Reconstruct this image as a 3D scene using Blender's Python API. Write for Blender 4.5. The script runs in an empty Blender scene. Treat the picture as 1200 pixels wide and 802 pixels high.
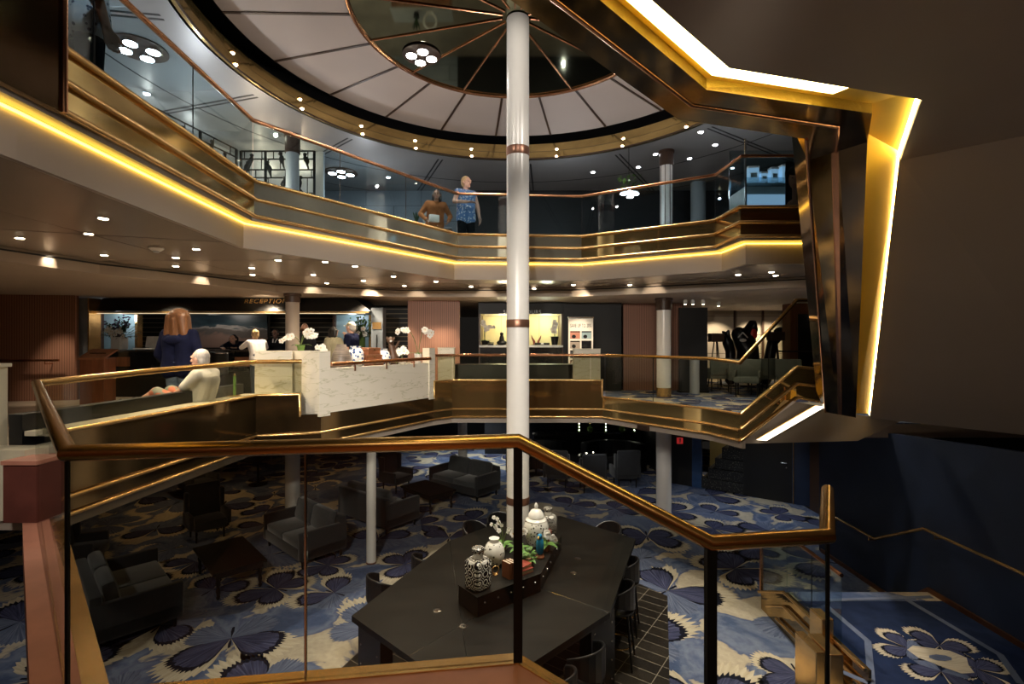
import bpy, bmesh, math, random
from mathutils import Vector, Matrix
random.seed(7)
F = 583.0; H = 4.1; PI = math.pi
SC = bpy.context.scene; COL = SC.collection
def P(px, py, d): return Vector(((px-600)*d/F, d, H+(401-py)*d/F))
def Z(px, py, z):
    d = (z-H)*F/(401-py); return Vector(((px-600)*d/F, d, z))
def X(px, d): return (px-600)*d/F
def ZZ(py, d): return H+(401-py)*d/F
# ------------------------------------------------------------------ materials
M = {}
def mat(name, col, rough=.5, metal=0.0, var=.12, scale=8.0, bump=0.0, bscale=60, spec=None, stretch=None, coat=0, sheen=0):
    m = bpy.data.materials.new(name); m.use_nodes = True
    nt = m.node_tree; N = nt.nodes; L = nt.links; b = N['Principled BSDF']
    tc = N.new('ShaderNodeTexCoord'); mp = N.new('ShaderNodeMapping'); L.new(tc.outputs['Object'], mp.inputs[0])
    if stretch: mp.inputs['Scale'].default_value = stretch
    no = N.new('ShaderNodeTexNoise'); no.inputs['Scale'].default_value = scale; no.inputs['Detail'].default_value = 4
    L.new(mp.outputs[0], no.inputs['Vector'])
    cr = N.new('ShaderNodeValToRGB'); c = cr.color_ramp
    c.elements[0].position = .3; c.elements[1].position = .7
    c.elements[0].color = tuple(max(0, k*(1-var)) for k in col)+(1,); c.elements[1].color = tuple(min(1, k*(1+var)) for k in col)+(1,)
    L.new(no.outputs['Fac'], cr.inputs[0]); L.new(cr.outputs[0], b.inputs['Base Color'])
    b.inputs['Roughness'].default_value = rough; b.inputs['Metallic'].default_value = metal
    if spec is not None: b.inputs['Specular IOR Level'].default_value = spec
    if coat: b.inputs['Coat Weight'].default_value = coat; b.inputs['Coat Roughness'].default_value = .1
    if sheen: b.inputs['Sheen Weight'].default_value = sheen
    if bump:
        n2 = N.new('ShaderNodeTexNoise'); n2.inputs['Scale'].default_value = bscale; L.new(mp.outputs[0], n2.inputs['Vector'])
        bp = N.new('ShaderNodeBump'); bp.inputs['Strength'].default_value = bump; bp.inputs['Distance'].default_value = .02
        L.new(n2.outputs['Fac'], bp.inputs['Height']); L.new(bp.outputs[0], b.inputs['Normal'])
    M[name] = m; return m
def emit(name, col, s):
    m = bpy.data.materials.new(name); m.use_nodes = True; nt = m.node_tree; b = nt.nodes['Principled BSDF']
    b.inputs['Base Color'].default_value = (*[min(.8, k) for k in col], 1); b.inputs['Emission Color'].default_value = (*col, 1); b.inputs['Emission Strength'].default_value = s
    M[name] = m; return m
def glass(name, tint, rough=.0, refl=1.0):
    m = bpy.data.materials.new(name); m.use_nodes = True; nt = m.node_tree; N = nt.nodes; L = nt.links
    for n in list(N): N.remove(n)
    o = N.new('ShaderNodeOutputMaterial'); t = N.new('ShaderNodeBsdfTransparent'); g = N.new('ShaderNodeBsdfGlossy'); mx = N.new('ShaderNodeMixShader'); fr = N.new('ShaderNodeFresnel'); mu = N.new('ShaderNodeMath')
    no = N.new('ShaderNodeTexNoise'); no.inputs['Scale'].default_value = .8; cr = N.new('ShaderNodeValToRGB')
    cr.color_ramp.elements[0].color = (*[k*.97 for k in tint], 1); cr.color_ramp.elements[1].color = (*tint, 1)
    L.new(no.outputs['Fac'], cr.inputs[0]); L.new(cr.outputs[0], t.inputs[0])
    g.inputs['Roughness'].default_value = rough; ge = N.new('ShaderNodeNewGeometry'); mr = N.new('ShaderNodeMapRange'); mr.inputs[3].default_value = 1.45; mr.inputs[4].default_value = 1/1.45; L.new(ge.outputs['Backfacing'], mr.inputs[0]); L.new(mr.outputs[0], fr.inputs['IOR'])
    mu.operation = 'MULTIPLY'; mu.inputs[1].default_value = refl; L.new(fr.outputs[0], mu.inputs[0])
    L.new(mu.outputs[0], mx.inputs[0]); L.new(t.outputs[0], mx.inputs[1]); L.new(g.outputs[0], mx.inputs[2]); L.new(mx.outputs[0], o.inputs[0])
    M[name] = m
mat('warm_stone', (.36, .30, .24), .35, 0, .15, 2); mat('brass', (.80, .50, .20), .25, .9, .15, 5); mat('mirror_pale', (.80, .78, .62), .06, .72, .2, 1.5); mat('brass_mirror', (.60, .43, .17), .12, .82, .25, 1.5, stretch=(1, 1, 3))
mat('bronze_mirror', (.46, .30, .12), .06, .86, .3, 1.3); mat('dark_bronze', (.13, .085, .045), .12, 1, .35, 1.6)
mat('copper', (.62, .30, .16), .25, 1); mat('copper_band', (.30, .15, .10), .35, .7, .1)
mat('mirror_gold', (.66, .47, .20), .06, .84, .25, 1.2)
mat('rail_gold', (.60, .36, .13), .26, 1, .12, 3); mat('bronze_cloud', (.30, .19, .075), .09, 1, .6, 2.2)  # bronze_cloud: uneven tone painted in for cloudy reflections
mat('ceil_mirror', (.36, .35, .22), .05, 1, .25, .9)
mat('black_metal', (.007, .0065, .006), .45, 0, .2, spec=.3); mat('white_paint', (.86, .83, .78), .25, 0, .02, 3)
mat('grey_paint', (.42, .44, .46), .35, 0, .05, 3)
mat('taupe', (.40, .33, .27), .55, 0, .04, .7); mat('taupe_ceiling', (.46, .39, .32), .22, .3, .05, .6)
mat('brown_soffit', (.30, .24, .19), .6, 0, .05, .8)
mat('dome_pale', (.62, .52, .47), .6, 0, .03, .8); mat('upper_ceiling', (.30, .30, .30), .42, .25, .06, .8)
mat('void_black', (.01, .01, .012), .5); mat('gold_paint', (.86, .56, .06), .45, 0, .06, 1)
mat('navy_wall', (.018, .032, .075), .55, 0, .15, 2, bump=.1, bscale=200); mat('dark_wall', (.008, .008, .009), .5, 0, .2, 2)
mat('copper_trim', (.28, .12, .06), .3, .8); mat('black_leather', (.009, .009, .010), .38, 0, .2, 20, bump=.06, bscale=300)
mat('black_velvet', (.013, .014, .016), .75, 0, .25, 8, sheen=.3); mat('grey_velvet', (.05, .055, .058), .8, 0, .15, 9, sheen=.4)
mat('table_black', (.008, .0075, .006), .42, 0, .4, 2.2, stretch=(1, 3, 1), spec=.22); mat('plinth_black', (.007, .007, .007), .35, spec=.35)
mat('chrome', (.8, .8, .8), .15, 1); mat('pink_stone', (.52, .22, .15), .45, 0, .1, 6); mat('cream_stone', (.62, .56, .42), .5, 0, .1, 5)
mat('red_stone', (.13, .04, .03), .4, 0, .2, 5); mat('black_stone', (.012, .013, .014), .12, 0, .4, 3)
mat('wood', (.26, .11, .055), .4, 0, .25, 3, stretch=(6, 6, .6)); mat('red_wood', (.20, .07, .03), .35, 0, .25, 3, stretch=(5, 5, .6))
mat('skin', (.62, .36, .26), .5, 0, .06); mat('skin_tan', (.42, .22, .14), .5, 0, .06); mat('skin_dark', (.16, .08, .05), .5, 0, .06)
mat('hair_auburn', (.13, .055, .022), .45, 0, .4, 4, stretch=(30, 30, 2)); mat('hair_blonde', (.50, .33, .16), .5, 0, .3, 4, stretch=(30, 30, 2)); mat('hair_black', (.012, .010, .009), .4, 0, .3, 4, stretch=(30, 30, 2)); mat('hair_grey', (.45, .42, .38), .5, 0, .2, 4, stretch=(30, 30, 2))
mat('navy_cloth', (.0045, .006, .021), .85, 0, .2, 12, bump=.2, bscale=30, spec=.08); mat('denim', (.10, .13, .18), .85, 0, .2, 20, spec=.08); mat('white_cloth', (.78, .74, .70), .85, 0, .05, 10, bump=.2, bscale=20, spec=.08)
mat('black_cloth', (.012, .012, .014), .85, 0, .2, 10, spec=.08); mat('olive_cloth', (.36, .33, .22), .85, 0, .1, 10, spec=.08); mat('orange_cloth', (.42, .16, .06), .85, 0, .15, 12, spec=.08)
mat('eye_dark', (.02, .015, .012), .2); mat('lip', (.45, .15, .12), .5)
mat('porcelain', (.85, .82, .75), .15, 0, .03, 5); mat('leaf', (.10, .22, .04), .45, 0, .3, 10); mat('leaf_dark', (.03, .07, .025), .45, 0, .3, 12); mat('stem', (.12, .16, .05), .5)
mat('petal', (.90, .87, .80), .5, 0, .04, 12); mat('yellow_core', (.75, .45, .08), .5); mat('purple_bloom', (.10, .05, .11), .6, 0, .3, 12)
mat('blue_glaze', (.02, .22, .42), .15, 0, .2, 8); mat('red_leather', (.28, .05, .03), .45, 0, .2, 6); mat('page', (.72, .62, .45), .7)
mat('brown_leather', (.25, .09, .04), .4, 0, .2, 6); mat('niche_yellow', (.66, .56, .30), .55, 0, .04, 1); mat('niche_blue', (.32, .45, .48), .3, 0, .2, 2, stretch=(1, 1, 2))
mat('green_glass', (.12, .22, .05), .1); mat('white_plastic', (.7, .7, .68), .4); mat('screen', (.02, .02, .025), .15); mat('red_paint', (.55, .03, .03), .4); mat('blue_frame', (.03, .08, .20), .4)
mat('yellow_wall', (.42, .36, .16), .5, 0, .06, 1); mat('lounge_fabric', (.13, .14, .11), .8, 0, .1, 9); mat('stair_speckle', (.02, .02, .02), .8)
mat('umber', (.06, .03, .018), .45); mat('upper_wall', (.42, .45, .48), .4, 0, .08, .8)
glass('clear_glass', (.80, .84, .80)); glass('smoked_glass', (.84, .84, .77), 0, .5); glass('blue_glass', (.76, .85, .88)); glass('near_glass', (.90, .90, .87), 0, .55)
emit('led_yellow', (1, .60, .07), 6); emit('led_white', (1, .80, .34), 9); emit('lamp_warm', (1, .85, .62), 22); emit('lamp_cool', (.95, .97, 1), 22)
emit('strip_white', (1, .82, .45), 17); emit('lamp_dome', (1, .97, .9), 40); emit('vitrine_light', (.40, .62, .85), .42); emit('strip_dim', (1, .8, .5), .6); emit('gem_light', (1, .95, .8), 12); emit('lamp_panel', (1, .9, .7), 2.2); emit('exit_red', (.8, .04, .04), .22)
def nodes(name, base='Principled BSDF'):
    m = bpy.data.materials.new(name); m.use_nodes = True; M[name] = m
    nt = m.node_tree; return nt.nodes, nt.links, nt.nodes[base]
def ramp(N, stops, interp='LINEAR'):
    r = N.new('ShaderNodeValToRGB'); c = r.color_ramp; c.interpolation = interp
    while len(c.elements) < len(stops): c.elements.new(.5)
    for e, (p, col) in zip(c.elements, stops): e.position = p; e.color = (*col, 1)
    return r
def obj_vec(N, L, scale=(1, 1, 1), rot=(0, 0, 0)):
    tc = N.new('ShaderNodeTexCoord'); mp = N.new('ShaderNodeMapping'); mp.inputs['Scale'].default_value = scale; mp.inputs['Rotation'].default_value = rot
    L.new(tc.outputs['Object'], mp.inputs[0]); return mp.outputs[0]
def noise(N, L, v, s, d=3, dist=0):
    n = N.new('ShaderNodeTexNoise'); n.inputs['Scale'].default_value = s; n.inputs['Detail'].default_value = d; n.inputs['Distortion'].default_value = dist
    L.new(v, n.inputs['Vector']); return n.outputs['Fac']
# carpet ground: grey-blue cloud field with cream pools
N, L, b = nodes('carpet'); v = obj_vec(N, L)
r = ramp(N, [(0, (.035, .055, .125)), (.40, (.10, .14, .25)), (.47, (.22, .26, .36)), (.53, (.12, .155, .27)), (.555, (.60, .52, .38)), (.70, (.70, .61, .45)), (1, (.60, .52, .40))])
L.new(noise(N, L, v, .95, 5, .9), r.inputs[0])
n2 = N.new('ShaderNodeMix'); n2.data_type = 'RGBA'; n2.blend_type = 'MULTIPLY'; n2.inputs[0].default_value = .5
r2 = ramp(N, [(.3, (.6, .6, .65)), (.7, (1, 1, 1))]); L.new(noise(N, L, v, 14, 3), r2.inputs[0])
L.new(r.outputs[0], n2.inputs[6]); L.new(r2.outputs[0], n2.inputs[7]); L.new(n2.outputs[2], b.inputs['Base Color']); b.inputs['Roughness'].default_value = .95; b.inputs['Specular IOR Level'].default_value = .1
# wing: radial streaks in UV
def wing_mat(name, c0, c1, c2):
    N, L, b = nodes(name); uv = N.new('ShaderNodeUVMap'); mp = N.new('ShaderNodeMapping'); mp.inputs['Scale'].default_value = (22, 1.2, 1); L.new(uv.outputs[0], mp.inputs[0])
    r = ramp(N, [(.3, c0), (.55, c1), (.8, c2)]); L.new(noise(N, L, mp.outputs[0], 1.0, 3), r.inputs[0]); L.new(r.outputs[0], b.inputs['Base Color']); b.inputs['Roughness'].default_value = .95; b.inputs['Specular IOR Level'].default_value = .1
wing_mat('wing', (.016, .020, .048), (.075, .082, .155), (.22, .22, .34)); wing_mat('wing_pale', (.06, .08, .15), (.16, .19, .28), (.32, .35, .44)); wing_mat('wing_cream', (.52, .44, .30), (.68, .59, .43), (.74, .66, .50))
mat('wing_edge', (.012, .013, .022), .95, spec=.1); mat('navy_carpet', (.022, .035, .085), .95, 0, .2, 5, spec=.1); mat('border_carpet', (.16, .19, .27), .95, 0, .1, 9, spec=.1)
mat('urn_grey', (.17, .14, .12), .35, 0, .5, 6, stretch=(1, 1, 9)); mat('stone_grey', (.13, .15, .17), .35, 0, .3, 3, stretch=(2, 2, .6)); mat('bronze_deep', (.17, .11, .05), .10, .85, .35, 1.2)
# marble
N, L, b = nodes('marble'); v = obj_vec(N, L, (.7, .7, 4.0))
r = ramp(N, [(.0, (.78, .72, .60)), (.50, (.80, .74, .62)), (.512, (.56, .53, .36)), (.525, (.80, .74, .62)), (1, (.83, .78, .67))]); L.new(noise(N, L, v, 1.9, 9, .35), r.inputs[0]); L.new(r.outputs[0], b.inputs['Base Color']); b.inputs['Roughness'].default_value = .22
# ribbed wood panelling
N, L, b = nodes('panel_wood'); v = obj_vec(N, L)
wv = N.new('ShaderNodeTexWave'); wv.inputs['Scale'].default_value = 6.5; wv.inputs['Distortion'].default_value = 0; L.new(v, wv.inputs['Vector'])
r = ramp(N, [(0, (.10, .045, .030)), (.12, (.30, .145, .095)), (1, (.36, .18, .12))]); L.new(wv.outputs[0], r.inputs[0]); L.new(r.outputs[0], b.inputs['Base Color']); b.inputs['Roughness'].default_value = .5
# black floor tiles with pale grout
N, L, b = nodes('black_tile'); v = obj_vec(N, L, (1, 1, 1), (0, 0, .62))
bk = N.new('ShaderNodeTexBrick'); bk.offset = 0; bk.inputs['Scale'].default_value = 1; bk.inputs['Brick Width'].default_value = .42; bk.inputs['Row Height'].default_value = .2; bk.inputs['Mortar Size'].default_value = .004
bk.inputs['Color1'].default_value = (.018, .015, .012, 1); bk.inputs['Color2'].default_value = (.035, .028, .020, 1); bk.inputs['Mortar'].default_value = (.38, .33, .25, 1); L.new(v, bk.inputs['Vector']); L.new(bk.outputs['Color'], b.inputs['Base Color']); b.inputs['Roughness'].default_value = .35
# pale wall tiles
N, L, b = nodes('tile_wall'); v = obj_vec(N, L, (1, 1, 1), (PI/2, 0, 0))
bk = N.new('ShaderNodeTexBrick'); bk.offset = 0; bk.inputs['Scale'].default_value = 1; bk.inputs['Brick Width'].default_value = 1.5; bk.inputs['Row Height'].default_value = .62; bk.inputs['Mortar Size'].default_value = .012
bk.inputs['Color1'].default_value = (.60, .53, .42, 1); bk.inputs['Color2'].default_value = (.54, .48, .38, 1); bk.inputs['Mortar'].default_value = (.2, .17, .13, 1); L.new(v, bk.inputs['Vector']); L.new(bk.outputs['Color'], b.inputs['Base Color']); b.inputs['Roughness'].default_value = .4
N, L, b = nodes('upper_panels'); v = obj_vec(N, L, (1, 1, 1), (PI/2, .18, 0))
bk = N.new('ShaderNodeTexBrick'); bk.inputs['Scale'].default_value = 1; bk.inputs['Brick Width'].default_value = 1.6; bk.inputs['Row Height'].default_value = .45; bk.inputs['Mortar Size'].default_value = .008
bk.inputs['Color1'].default_value = (.22, .25, .28, 1); bk.inputs['Color2'].default_value = (.26, .29, .32, 1); bk.inputs['Mortar'].default_value = (.08, .09, .10, 1); L.new(v, bk.inputs['Vector']); L.new(bk.outputs['Color'], b.inputs['Base Color']); b.inputs['Roughness'].default_value = .3
# black slats
N, L, b = nodes('black_slats'); v = obj_vec(N, L); wv = N.new('ShaderNodeTexWave'); wv.bands_direction = 'Z'; wv.inputs['Scale'].default_value = 2.4; L.new(v, wv.inputs['Vector'])
r = ramp(N, [(.9, (.010, .009, .008)), (.97, (.22, .18, .12))]); L.new(wv.outputs[0], r.inputs[0]); L.new(r.outputs[0], b.inputs['Base Color']); b.inputs['Roughness'].default_value = .3
# beach picture: sea, foam line, sand
N, L, b = nodes('beach_picture'); tc = N.new('ShaderNodeTexCoord'); sp = N.new('ShaderNodeSeparateXYZ'); L.new(tc.outputs['Generated'], sp.inputs[0])
ad = N.new('ShaderNodeMath'); ad.operation = 'MULTIPLY_ADD'; ad.inputs[1].default_value = .55; L.new(noise(N, L, tc.outputs['Generated'], 4.5, 9, .8), ad.inputs[0]); L.new(sp.outputs[2], ad.inputs[2])
r = ramp(N, [(.0, (.20, .12, .09)), (.54, (.22, .14, .11)), (.60, (.10, .085, .075)), (.70, (.12, .10, .09)), (.77, (.36, .33, .30)), (.81, (.04, .065, .075)), (.94, (.012, .03, .04)), (1, (.01, .02, .028))]); L.new(ad.outputs[0], r.inputs[0]); L.new(r.outputs[0], b.inputs['Base Color']); b.inputs['Roughness'].default_value = .3
# patterned cloths / jars
def spots(name, base, dot, scale, thr=.22, rough=.8, coord='Object'):
    N, L, b = nodes(name); tc = N.new('ShaderNodeTexCoord'); vo = N.new('ShaderNodeTexVoronoi'); vo.inputs['Scale'].default_value = scale; L.new(tc.outputs[coord], vo.inputs['Vector'])
    r = ramp(N, [(thr, dot), (thr+.06, base)]); L.new(vo.outputs['Distance'], r.inputs[0]); L.new(r.outputs[0], b.inputs['Base Color']); b.inputs['Roughness'].default_value = rough
spots('polka', (.62, .66, .70), (.05, .07, .12), 22, .25); spots('blue_floral', (.10, .20, .42), (.62, .66, .72), 26, .33); spots('shorts_floral', (.22, .23, .19), (.50, .16, .09), 11, .46)
spots('pierced_white', (.85, .82, .74), (.07, .06, .05), 24, .27, .25); spots('blue_white', (.80, .80, .78), (.04, .09, .26), 17, .36, .15); spots('speckle', (.018, .018, .018), (.35, .33, .26), 30, .16)
N, L, b = nodes('arabesque'); v = obj_vec(N, L, (1, 1, 1))
w1 = N.new('ShaderNodeTexVoronoi'); w1.inputs['Scale'].default_value = 11; w1.inputs['Randomness'].default_value = .25; L.new(v, w1.inputs['Vector']); m1 = N.new('ShaderNodeMath'); m1.operation = 'MULTIPLY'; m1.inputs[1].default_value = 34; L.new(w1.outputs['Distance'], m1.inputs[0]); m2 = N.new('ShaderNodeMath'); m2.operation = 'SINE'; L.new(m1.outputs[0], m2.inputs[0])
r = ramp(N, [(.45, (.012, .012, .014)), (.6, (.80, .76, .66))]); L.new(m2.outputs[0], r.inputs[0]); L.new(r.outputs[0], b.inputs['Base Color']); b.inputs['Roughness'].default_value = .2
# ------------------------------------------------------------------ mesh builder
class MB:
    def __init__(s): s.v = []; s.f = []; s.m = []; s.uv = {}; s.mi = 0
    def face(s, pts, uv=None):
        i = len(s.v); s.v += [Vector(p) for p in pts]; s.f.append(list(range(i, i+len(pts)))); s.m.append(s.mi)
        if uv: s.uv[len(s.f)-1] = uv
        return s
    def raw(s, vs, fs):
        i = len(s.v); s.v += [Vector(p) for p in vs]; s.f += [[k+i for k in f] for f in fs]; s.m += [s.mi]*len(fs); return s
    def box(s, c, sz, rot=None, bev=0):
        bm = bmesh.new(); bmesh.ops.create_cube(bm, size=1)
        for v in bm.verts: v.co = Vector((v.co.x*sz[0], v.co.y*sz[1], v.co.z*sz[2]))
        if bev: bmesh.ops.bevel(bm, geom=list(bm.edges), offset=bev, segments=2, affect='EDGES', profile=.5)
        T = Matrix.Translation(Vector(c)) @ (rot.to_4x4() if rot else Matrix())
        bm.transform(T); return s.bm(bm)
    def bm(s, bm):
        bm.verts.index_update(); s.raw([v.co.copy() for v in bm.verts], [[v.index for v in f.verts] for f in bm.faces]); bm.free(); return s
    def prism(s, poly, z0, z1):
        n = len(poly); area = sum(poly[i][0]*poly[(i+1) % n][1]-poly[(i+1) % n][0]*poly[i][1] for i in range(n))
        if area < 0: poly = list(reversed(poly))
        vs = [(p[0], p[1], z0) for p in poly]+[(p[0], p[1], z1) for p in poly]
        return s.raw(vs, [list(reversed(range(n))), list(range(n, 2*n))]+[[i, (i+1) % n, n+(i+1) % n, n+i] for i in range(n)])
    def tube(s, path, r, n=10, cap=True):
        path = [Vector(p) for p in path]; rs = r if isinstance(r, (list, tuple)) else [r]*len(path); rings = []; k = len(path); up0 = None
        for i, p in enumerate(path):
            a = (path[i]-path[i-1]).normalized() if i else None; c = (path[i+1]-path[i]).normalized() if i < k-1 else None
            t = (a+c) if a and c else (a or c)
            if t.length < 1e-6: t = a
            t.normalize(); sc = 1/max(.35, t.dot(c or a))
            ref = up0 if up0 is not None else (Vector((0, 0, 1)) if abs(t.z) < .9 else Vector((1, 0, 0)))
            x = (ref-t*ref.dot(t))
            if x.length < 1e-4: x = t.orthogonal()
            x.normalize(); y = t.cross(x); up0 = x
            e = (c-a).normalized() if (a and c and (c-a).length > 1e-4) else None
            ring = []
            for j in range(n):
                q = x*math.cos(2*PI*j/n)+y*math.sin(2*PI*j/n); q *= rs[i]
                if e: q += (e-t*e.dot(t)).normalized()*q.dot((e-t*e.dot(t)).normalized())*(sc-1)
                ring.append(p+q)
            rings.append(ring)
        vs = [q for R in rings for q in R]; fs = []
        for i in range(k-1):
            for j in range(n): fs.append([i*n+j, i*n+(j+1) % n, (i+1)*n+(j+1) % n, (i+1)*n+j])
        if cap: fs += [list(reversed(range(n))), list(range((k-1)*n, k*n))]
        return s.raw(vs, fs)
    def lathe(s, prof, c=(0, 0, 0), n=20, sq=0):
        c = Vector(c); vs = []; fs = []
        for (r, z) in prof:
            for j in range(n):
                a = 2*PI*(j+.5)/n; q = 1.0
                if sq: q = 1/max(abs(math.cos(a)), abs(math.sin(a))); q = 1+(q-1)*sq
                vs.append(c+Vector((r*q*math.cos(a), r*q*math.sin(a), z)))
        k = len(prof)
        for i in range(k-1):
            for j in range(n): fs.append([i*n+j, i*n+(j+1) % n, (i+1)*n+(j+1) % n, (i+1)*n+j])
        fs += [list(reversed(range(n))), list(range((k-1)*n, k*n))]
        return s.raw(vs, fs)
    def ell(s, c, r, rot=None, n=12, m=8):
        c = Vector(c); r = Vector((r, r, r)) if not isinstance(r, (tuple, list, Vector)) else Vector(r); vs = []; fs = []
        R = rot or Matrix.Identity(3)
        for i in range(1, m):
            t = PI*i/m
            for j in range(n):
                a = 2*PI*j/n; vs.append(c+R @ Vector((r.x*math.sin(t)*math.cos(a), r.y*math.sin(t)*math.sin(a), r.z*math.cos(t))))
        vs += [c+R @ Vector((0, 0, r.z)), c-R @ Vector((0, 0, r.z))]; T = (m-1)*n
        for i in range(m-2):
            for j in range(n): fs.append([i*n+j, (i+1)*n+j, (i+1)*n+(j+1) % n, i*n+(j+1) % n])
        for j in range(n): fs.append([T, j, (j+1) % n]); fs.append([T+1, (m-2)*n+(j+1) % n, (m-2)*n+j])
        return s.raw(vs, fs)
    def cap(s, a, b, ra, rb): # tapered capsule
        a = Vector(a); b = Vector(b); s.tube([a, b], [ra, rb], 12); s.ell(a, ra, n=12, m=8); s.ell(b, rb, n=12, m=8); return s
    def strip(s, A, B): # ribbon between two 3-D polylines
        for i in range(len(A)-1): s.face([A[i], A[i+1], B[i+1], B[i]])
        return s
    def sheet(s, A, B, t): # ribbon with thickness along +z/-z direction vector t
        t = Vector(t); A = [Vector(p) for p in A]; B = [Vector(p) for p in B]
        for i in range(len(A)-1):
            q = [A[i], A[i+1], B[i+1], B[i]]; w = [p+t for p in q]
            s.raw(q+w, [[0, 1, 2, 3], [7, 6, 5, 4], [0, 4, 5, 1], [1, 5, 6, 2], [2, 6, 7, 3], [3, 7, 4, 0]])
        return s
    def wall(s, path, z0, z1, t=.05): # thick vertical wall on 2-D polyline; z0/z1 numbers or lists; thickness to the left
        o = offset(path, t); n = len(path)
        a = z0 if isinstance(z0, list) else [z0]*n; c = z1 if isinstance(z1, list) else [z1]*n
        for i in range(n-1):
            p, q, P2, Q2 = path[i], path[i+1], o[i], o[i+1]
            vs = [(*p, a[i]), (*q, a[i+1]), (*Q2, a[i+1]), (*P2, a[i]), (*p, c[i]), (*q, c[i+1]), (*Q2, c[i+1]), (*P2, c[i])]
            s.raw(vs, [[0, 1, 5, 4], [1, 2, 6, 5], [2, 3, 7, 6], [3, 0, 4, 7], [4, 5, 6, 7], [3, 2, 1, 0]])
        return s
    def build(s, name, m, parent=None, smooth=False, world=False, recalc=True, rem=0, sm=0):
        me = bpy.data.meshes.new(name); off = parent_loc(parent) if (parent and world) else Vector((0, 0, 0))
        me.from_pydata([tuple(v-off) for v in s.v], [], s.f); me.update()
        ms = m if isinstance(m, list) else [m]
        for k in ms: me.materials.append(M[k] if isinstance(k, str) else k)
        if len(ms) > 1: me.polygons.foreach_set('material_index', s.m)
        if s.uv:
            u = me.uv_layers.new(name='UVMap')
            for fi, uv in s.uv.items():
                for li, q in zip(me.polygons[fi].loop_indices, uv): u.data[li].uv = q
        if recalc:
            bm = bmesh.new(); bm.from_mesh(me); bmesh.ops.recalc_face_normals(bm, faces=bm.faces); bm.to_mesh(me); bm.free()
        o = bpy.data.objects.new(name, me); COL.objects.link(o)
        if rem:
            md = o.modifiers.new('r', 'REMESH'); md.mode = 'VOXEL'; md.voxel_size = rem; md.use_smooth_shade = True
            if sm: md = o.modifiers.new('s', 'SMOOTH'); md.iterations = sm; md.factor = .5
            dg = bpy.context.evaluated_depsgraph_get(); me2 = bpy.data.meshes.new_from_object(o.evaluated_get(dg)); o.modifiers.clear(); o.data = me2; me2.name = name; me = me2
            if not me.materials: me.materials.append(M[ms[0]])
        if smooth or rem:
            me.polygons.foreach_set('use_smooth', [True]*len(me.polygons))
        if smooth and not rem: autos(o)
        if parent: o.parent = parent
        return o
def autos(o, ang=40):
    bm = bmesh.new(); bm.from_mesh(o.data)
    for e in bm.edges:
        if len(e.link_faces) == 2 and e.calc_face_angle(0) > math.radians(ang): e.smooth = False
    bm.to_mesh(o.data); bm.free()
def parent_loc(p):
    v = Vector((0, 0, 0))
    while p: v = v+p.location; p = p.parent
    return v
def offset(path, t):
    out = []; n = len(path)
    for i in range(n):
        p = Vector(path[i][:2]); a = (p-Vector(path[i-1][:2])).normalized() if i else None; c = (Vector(path[i+1][:2])-p).normalized() if i < n-1 else None
        na = Vector((-a.y, a.x)) if a else None; nc = Vector((-c.y, c.x)) if c else None
        if na and nc:
            q = (na+nc).normalized(); q = q/max(.35, q.dot(na))
        else: q = na or nc
        w = p+q*t; out.append((w.x, w.y))
    return out
def thing(name, label, cat, loc=(0, 0, 0), rotz=0, group=None, kind='thing'):
    o = bpy.data.objects.new(name, None); COL.objects.link(o); o.location = loc; o.rotation_euler = (0, 0, rotz); o.empty_display_size = .1
    return tag(o, label, cat, group, kind)
def tag(o, label, cat, group=None, kind='thing'):
    o['label'] = label; o['category'] = cat; o['kind'] = kind
    if group: o['group'] = group
    return o
def struct(o, label=None, cat=None):
    o['kind'] = 'structure'
    if label: o['label'] = label
    if cat: o['category'] = cat
    return o
def dup(root, loc, rotz=0, label=None, group=None):
    r = root.copy(); COL.objects.link(r); r.location = loc; r.rotation_euler = (0, 0, rotz)
    if label: r['label'] = label
    if group: r['group'] = group
    for ch in list(root.children):
        c = ch.copy(); COL.objects.link(c); c.parent = r
        for g in ch.children:
            e = g.copy(); COL.objects.link(e); e.parent = c
    return r
def text_mesh(name, body, size, m, loc, rot, parent=None, ext=.01, align='CENTER'):
    cu = bpy.data.curves.new(name, 'FONT'); cu.body = body; cu.size = size; cu.extrude = ext; cu.align_x = align; cu.align_y = 'CENTER'; cu.space_character = 1.15
    t = bpy.data.objects.new(name, cu); COL.objects.link(t); dg = bpy.context.evaluated_depsgraph_get()
    me = bpy.data.meshes.new_from_object(t.evaluated_get(dg)); bpy.data.objects.remove(t); me.name = name
    me.materials.clear(); me.materials.append(M[m]); o = bpy.data.objects.new(name, me); COL.objects.link(o); o.location = Vector(loc)-(parent_loc(parent) if parent else Vector((0, 0, 0))); o.rotation_euler = rot
    if parent: o.parent = parent
    return o
def pt_light(name, loc, power, col=(1, .85, .65), size=.08, kind='POINT', spot=90, blend=.6, rot=(0, 0, 0), sx=None, sy=None):
    l = bpy.data.lights.new(name, kind); l.energy = power; l.color = col
    if kind == 'AREA':
        l.shape = 'RECTANGLE'; l.size = sx; l.size_y = sy
    else: l.shadow_soft_size = size
    if kind == 'SPOT': l.spot_size = math.radians(spot); l.spot_blend = blend
    o = bpy.data.objects.new(name, l); COL.objects.link(o); o.location = loc; o.rotation_euler = rot; return o
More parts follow.
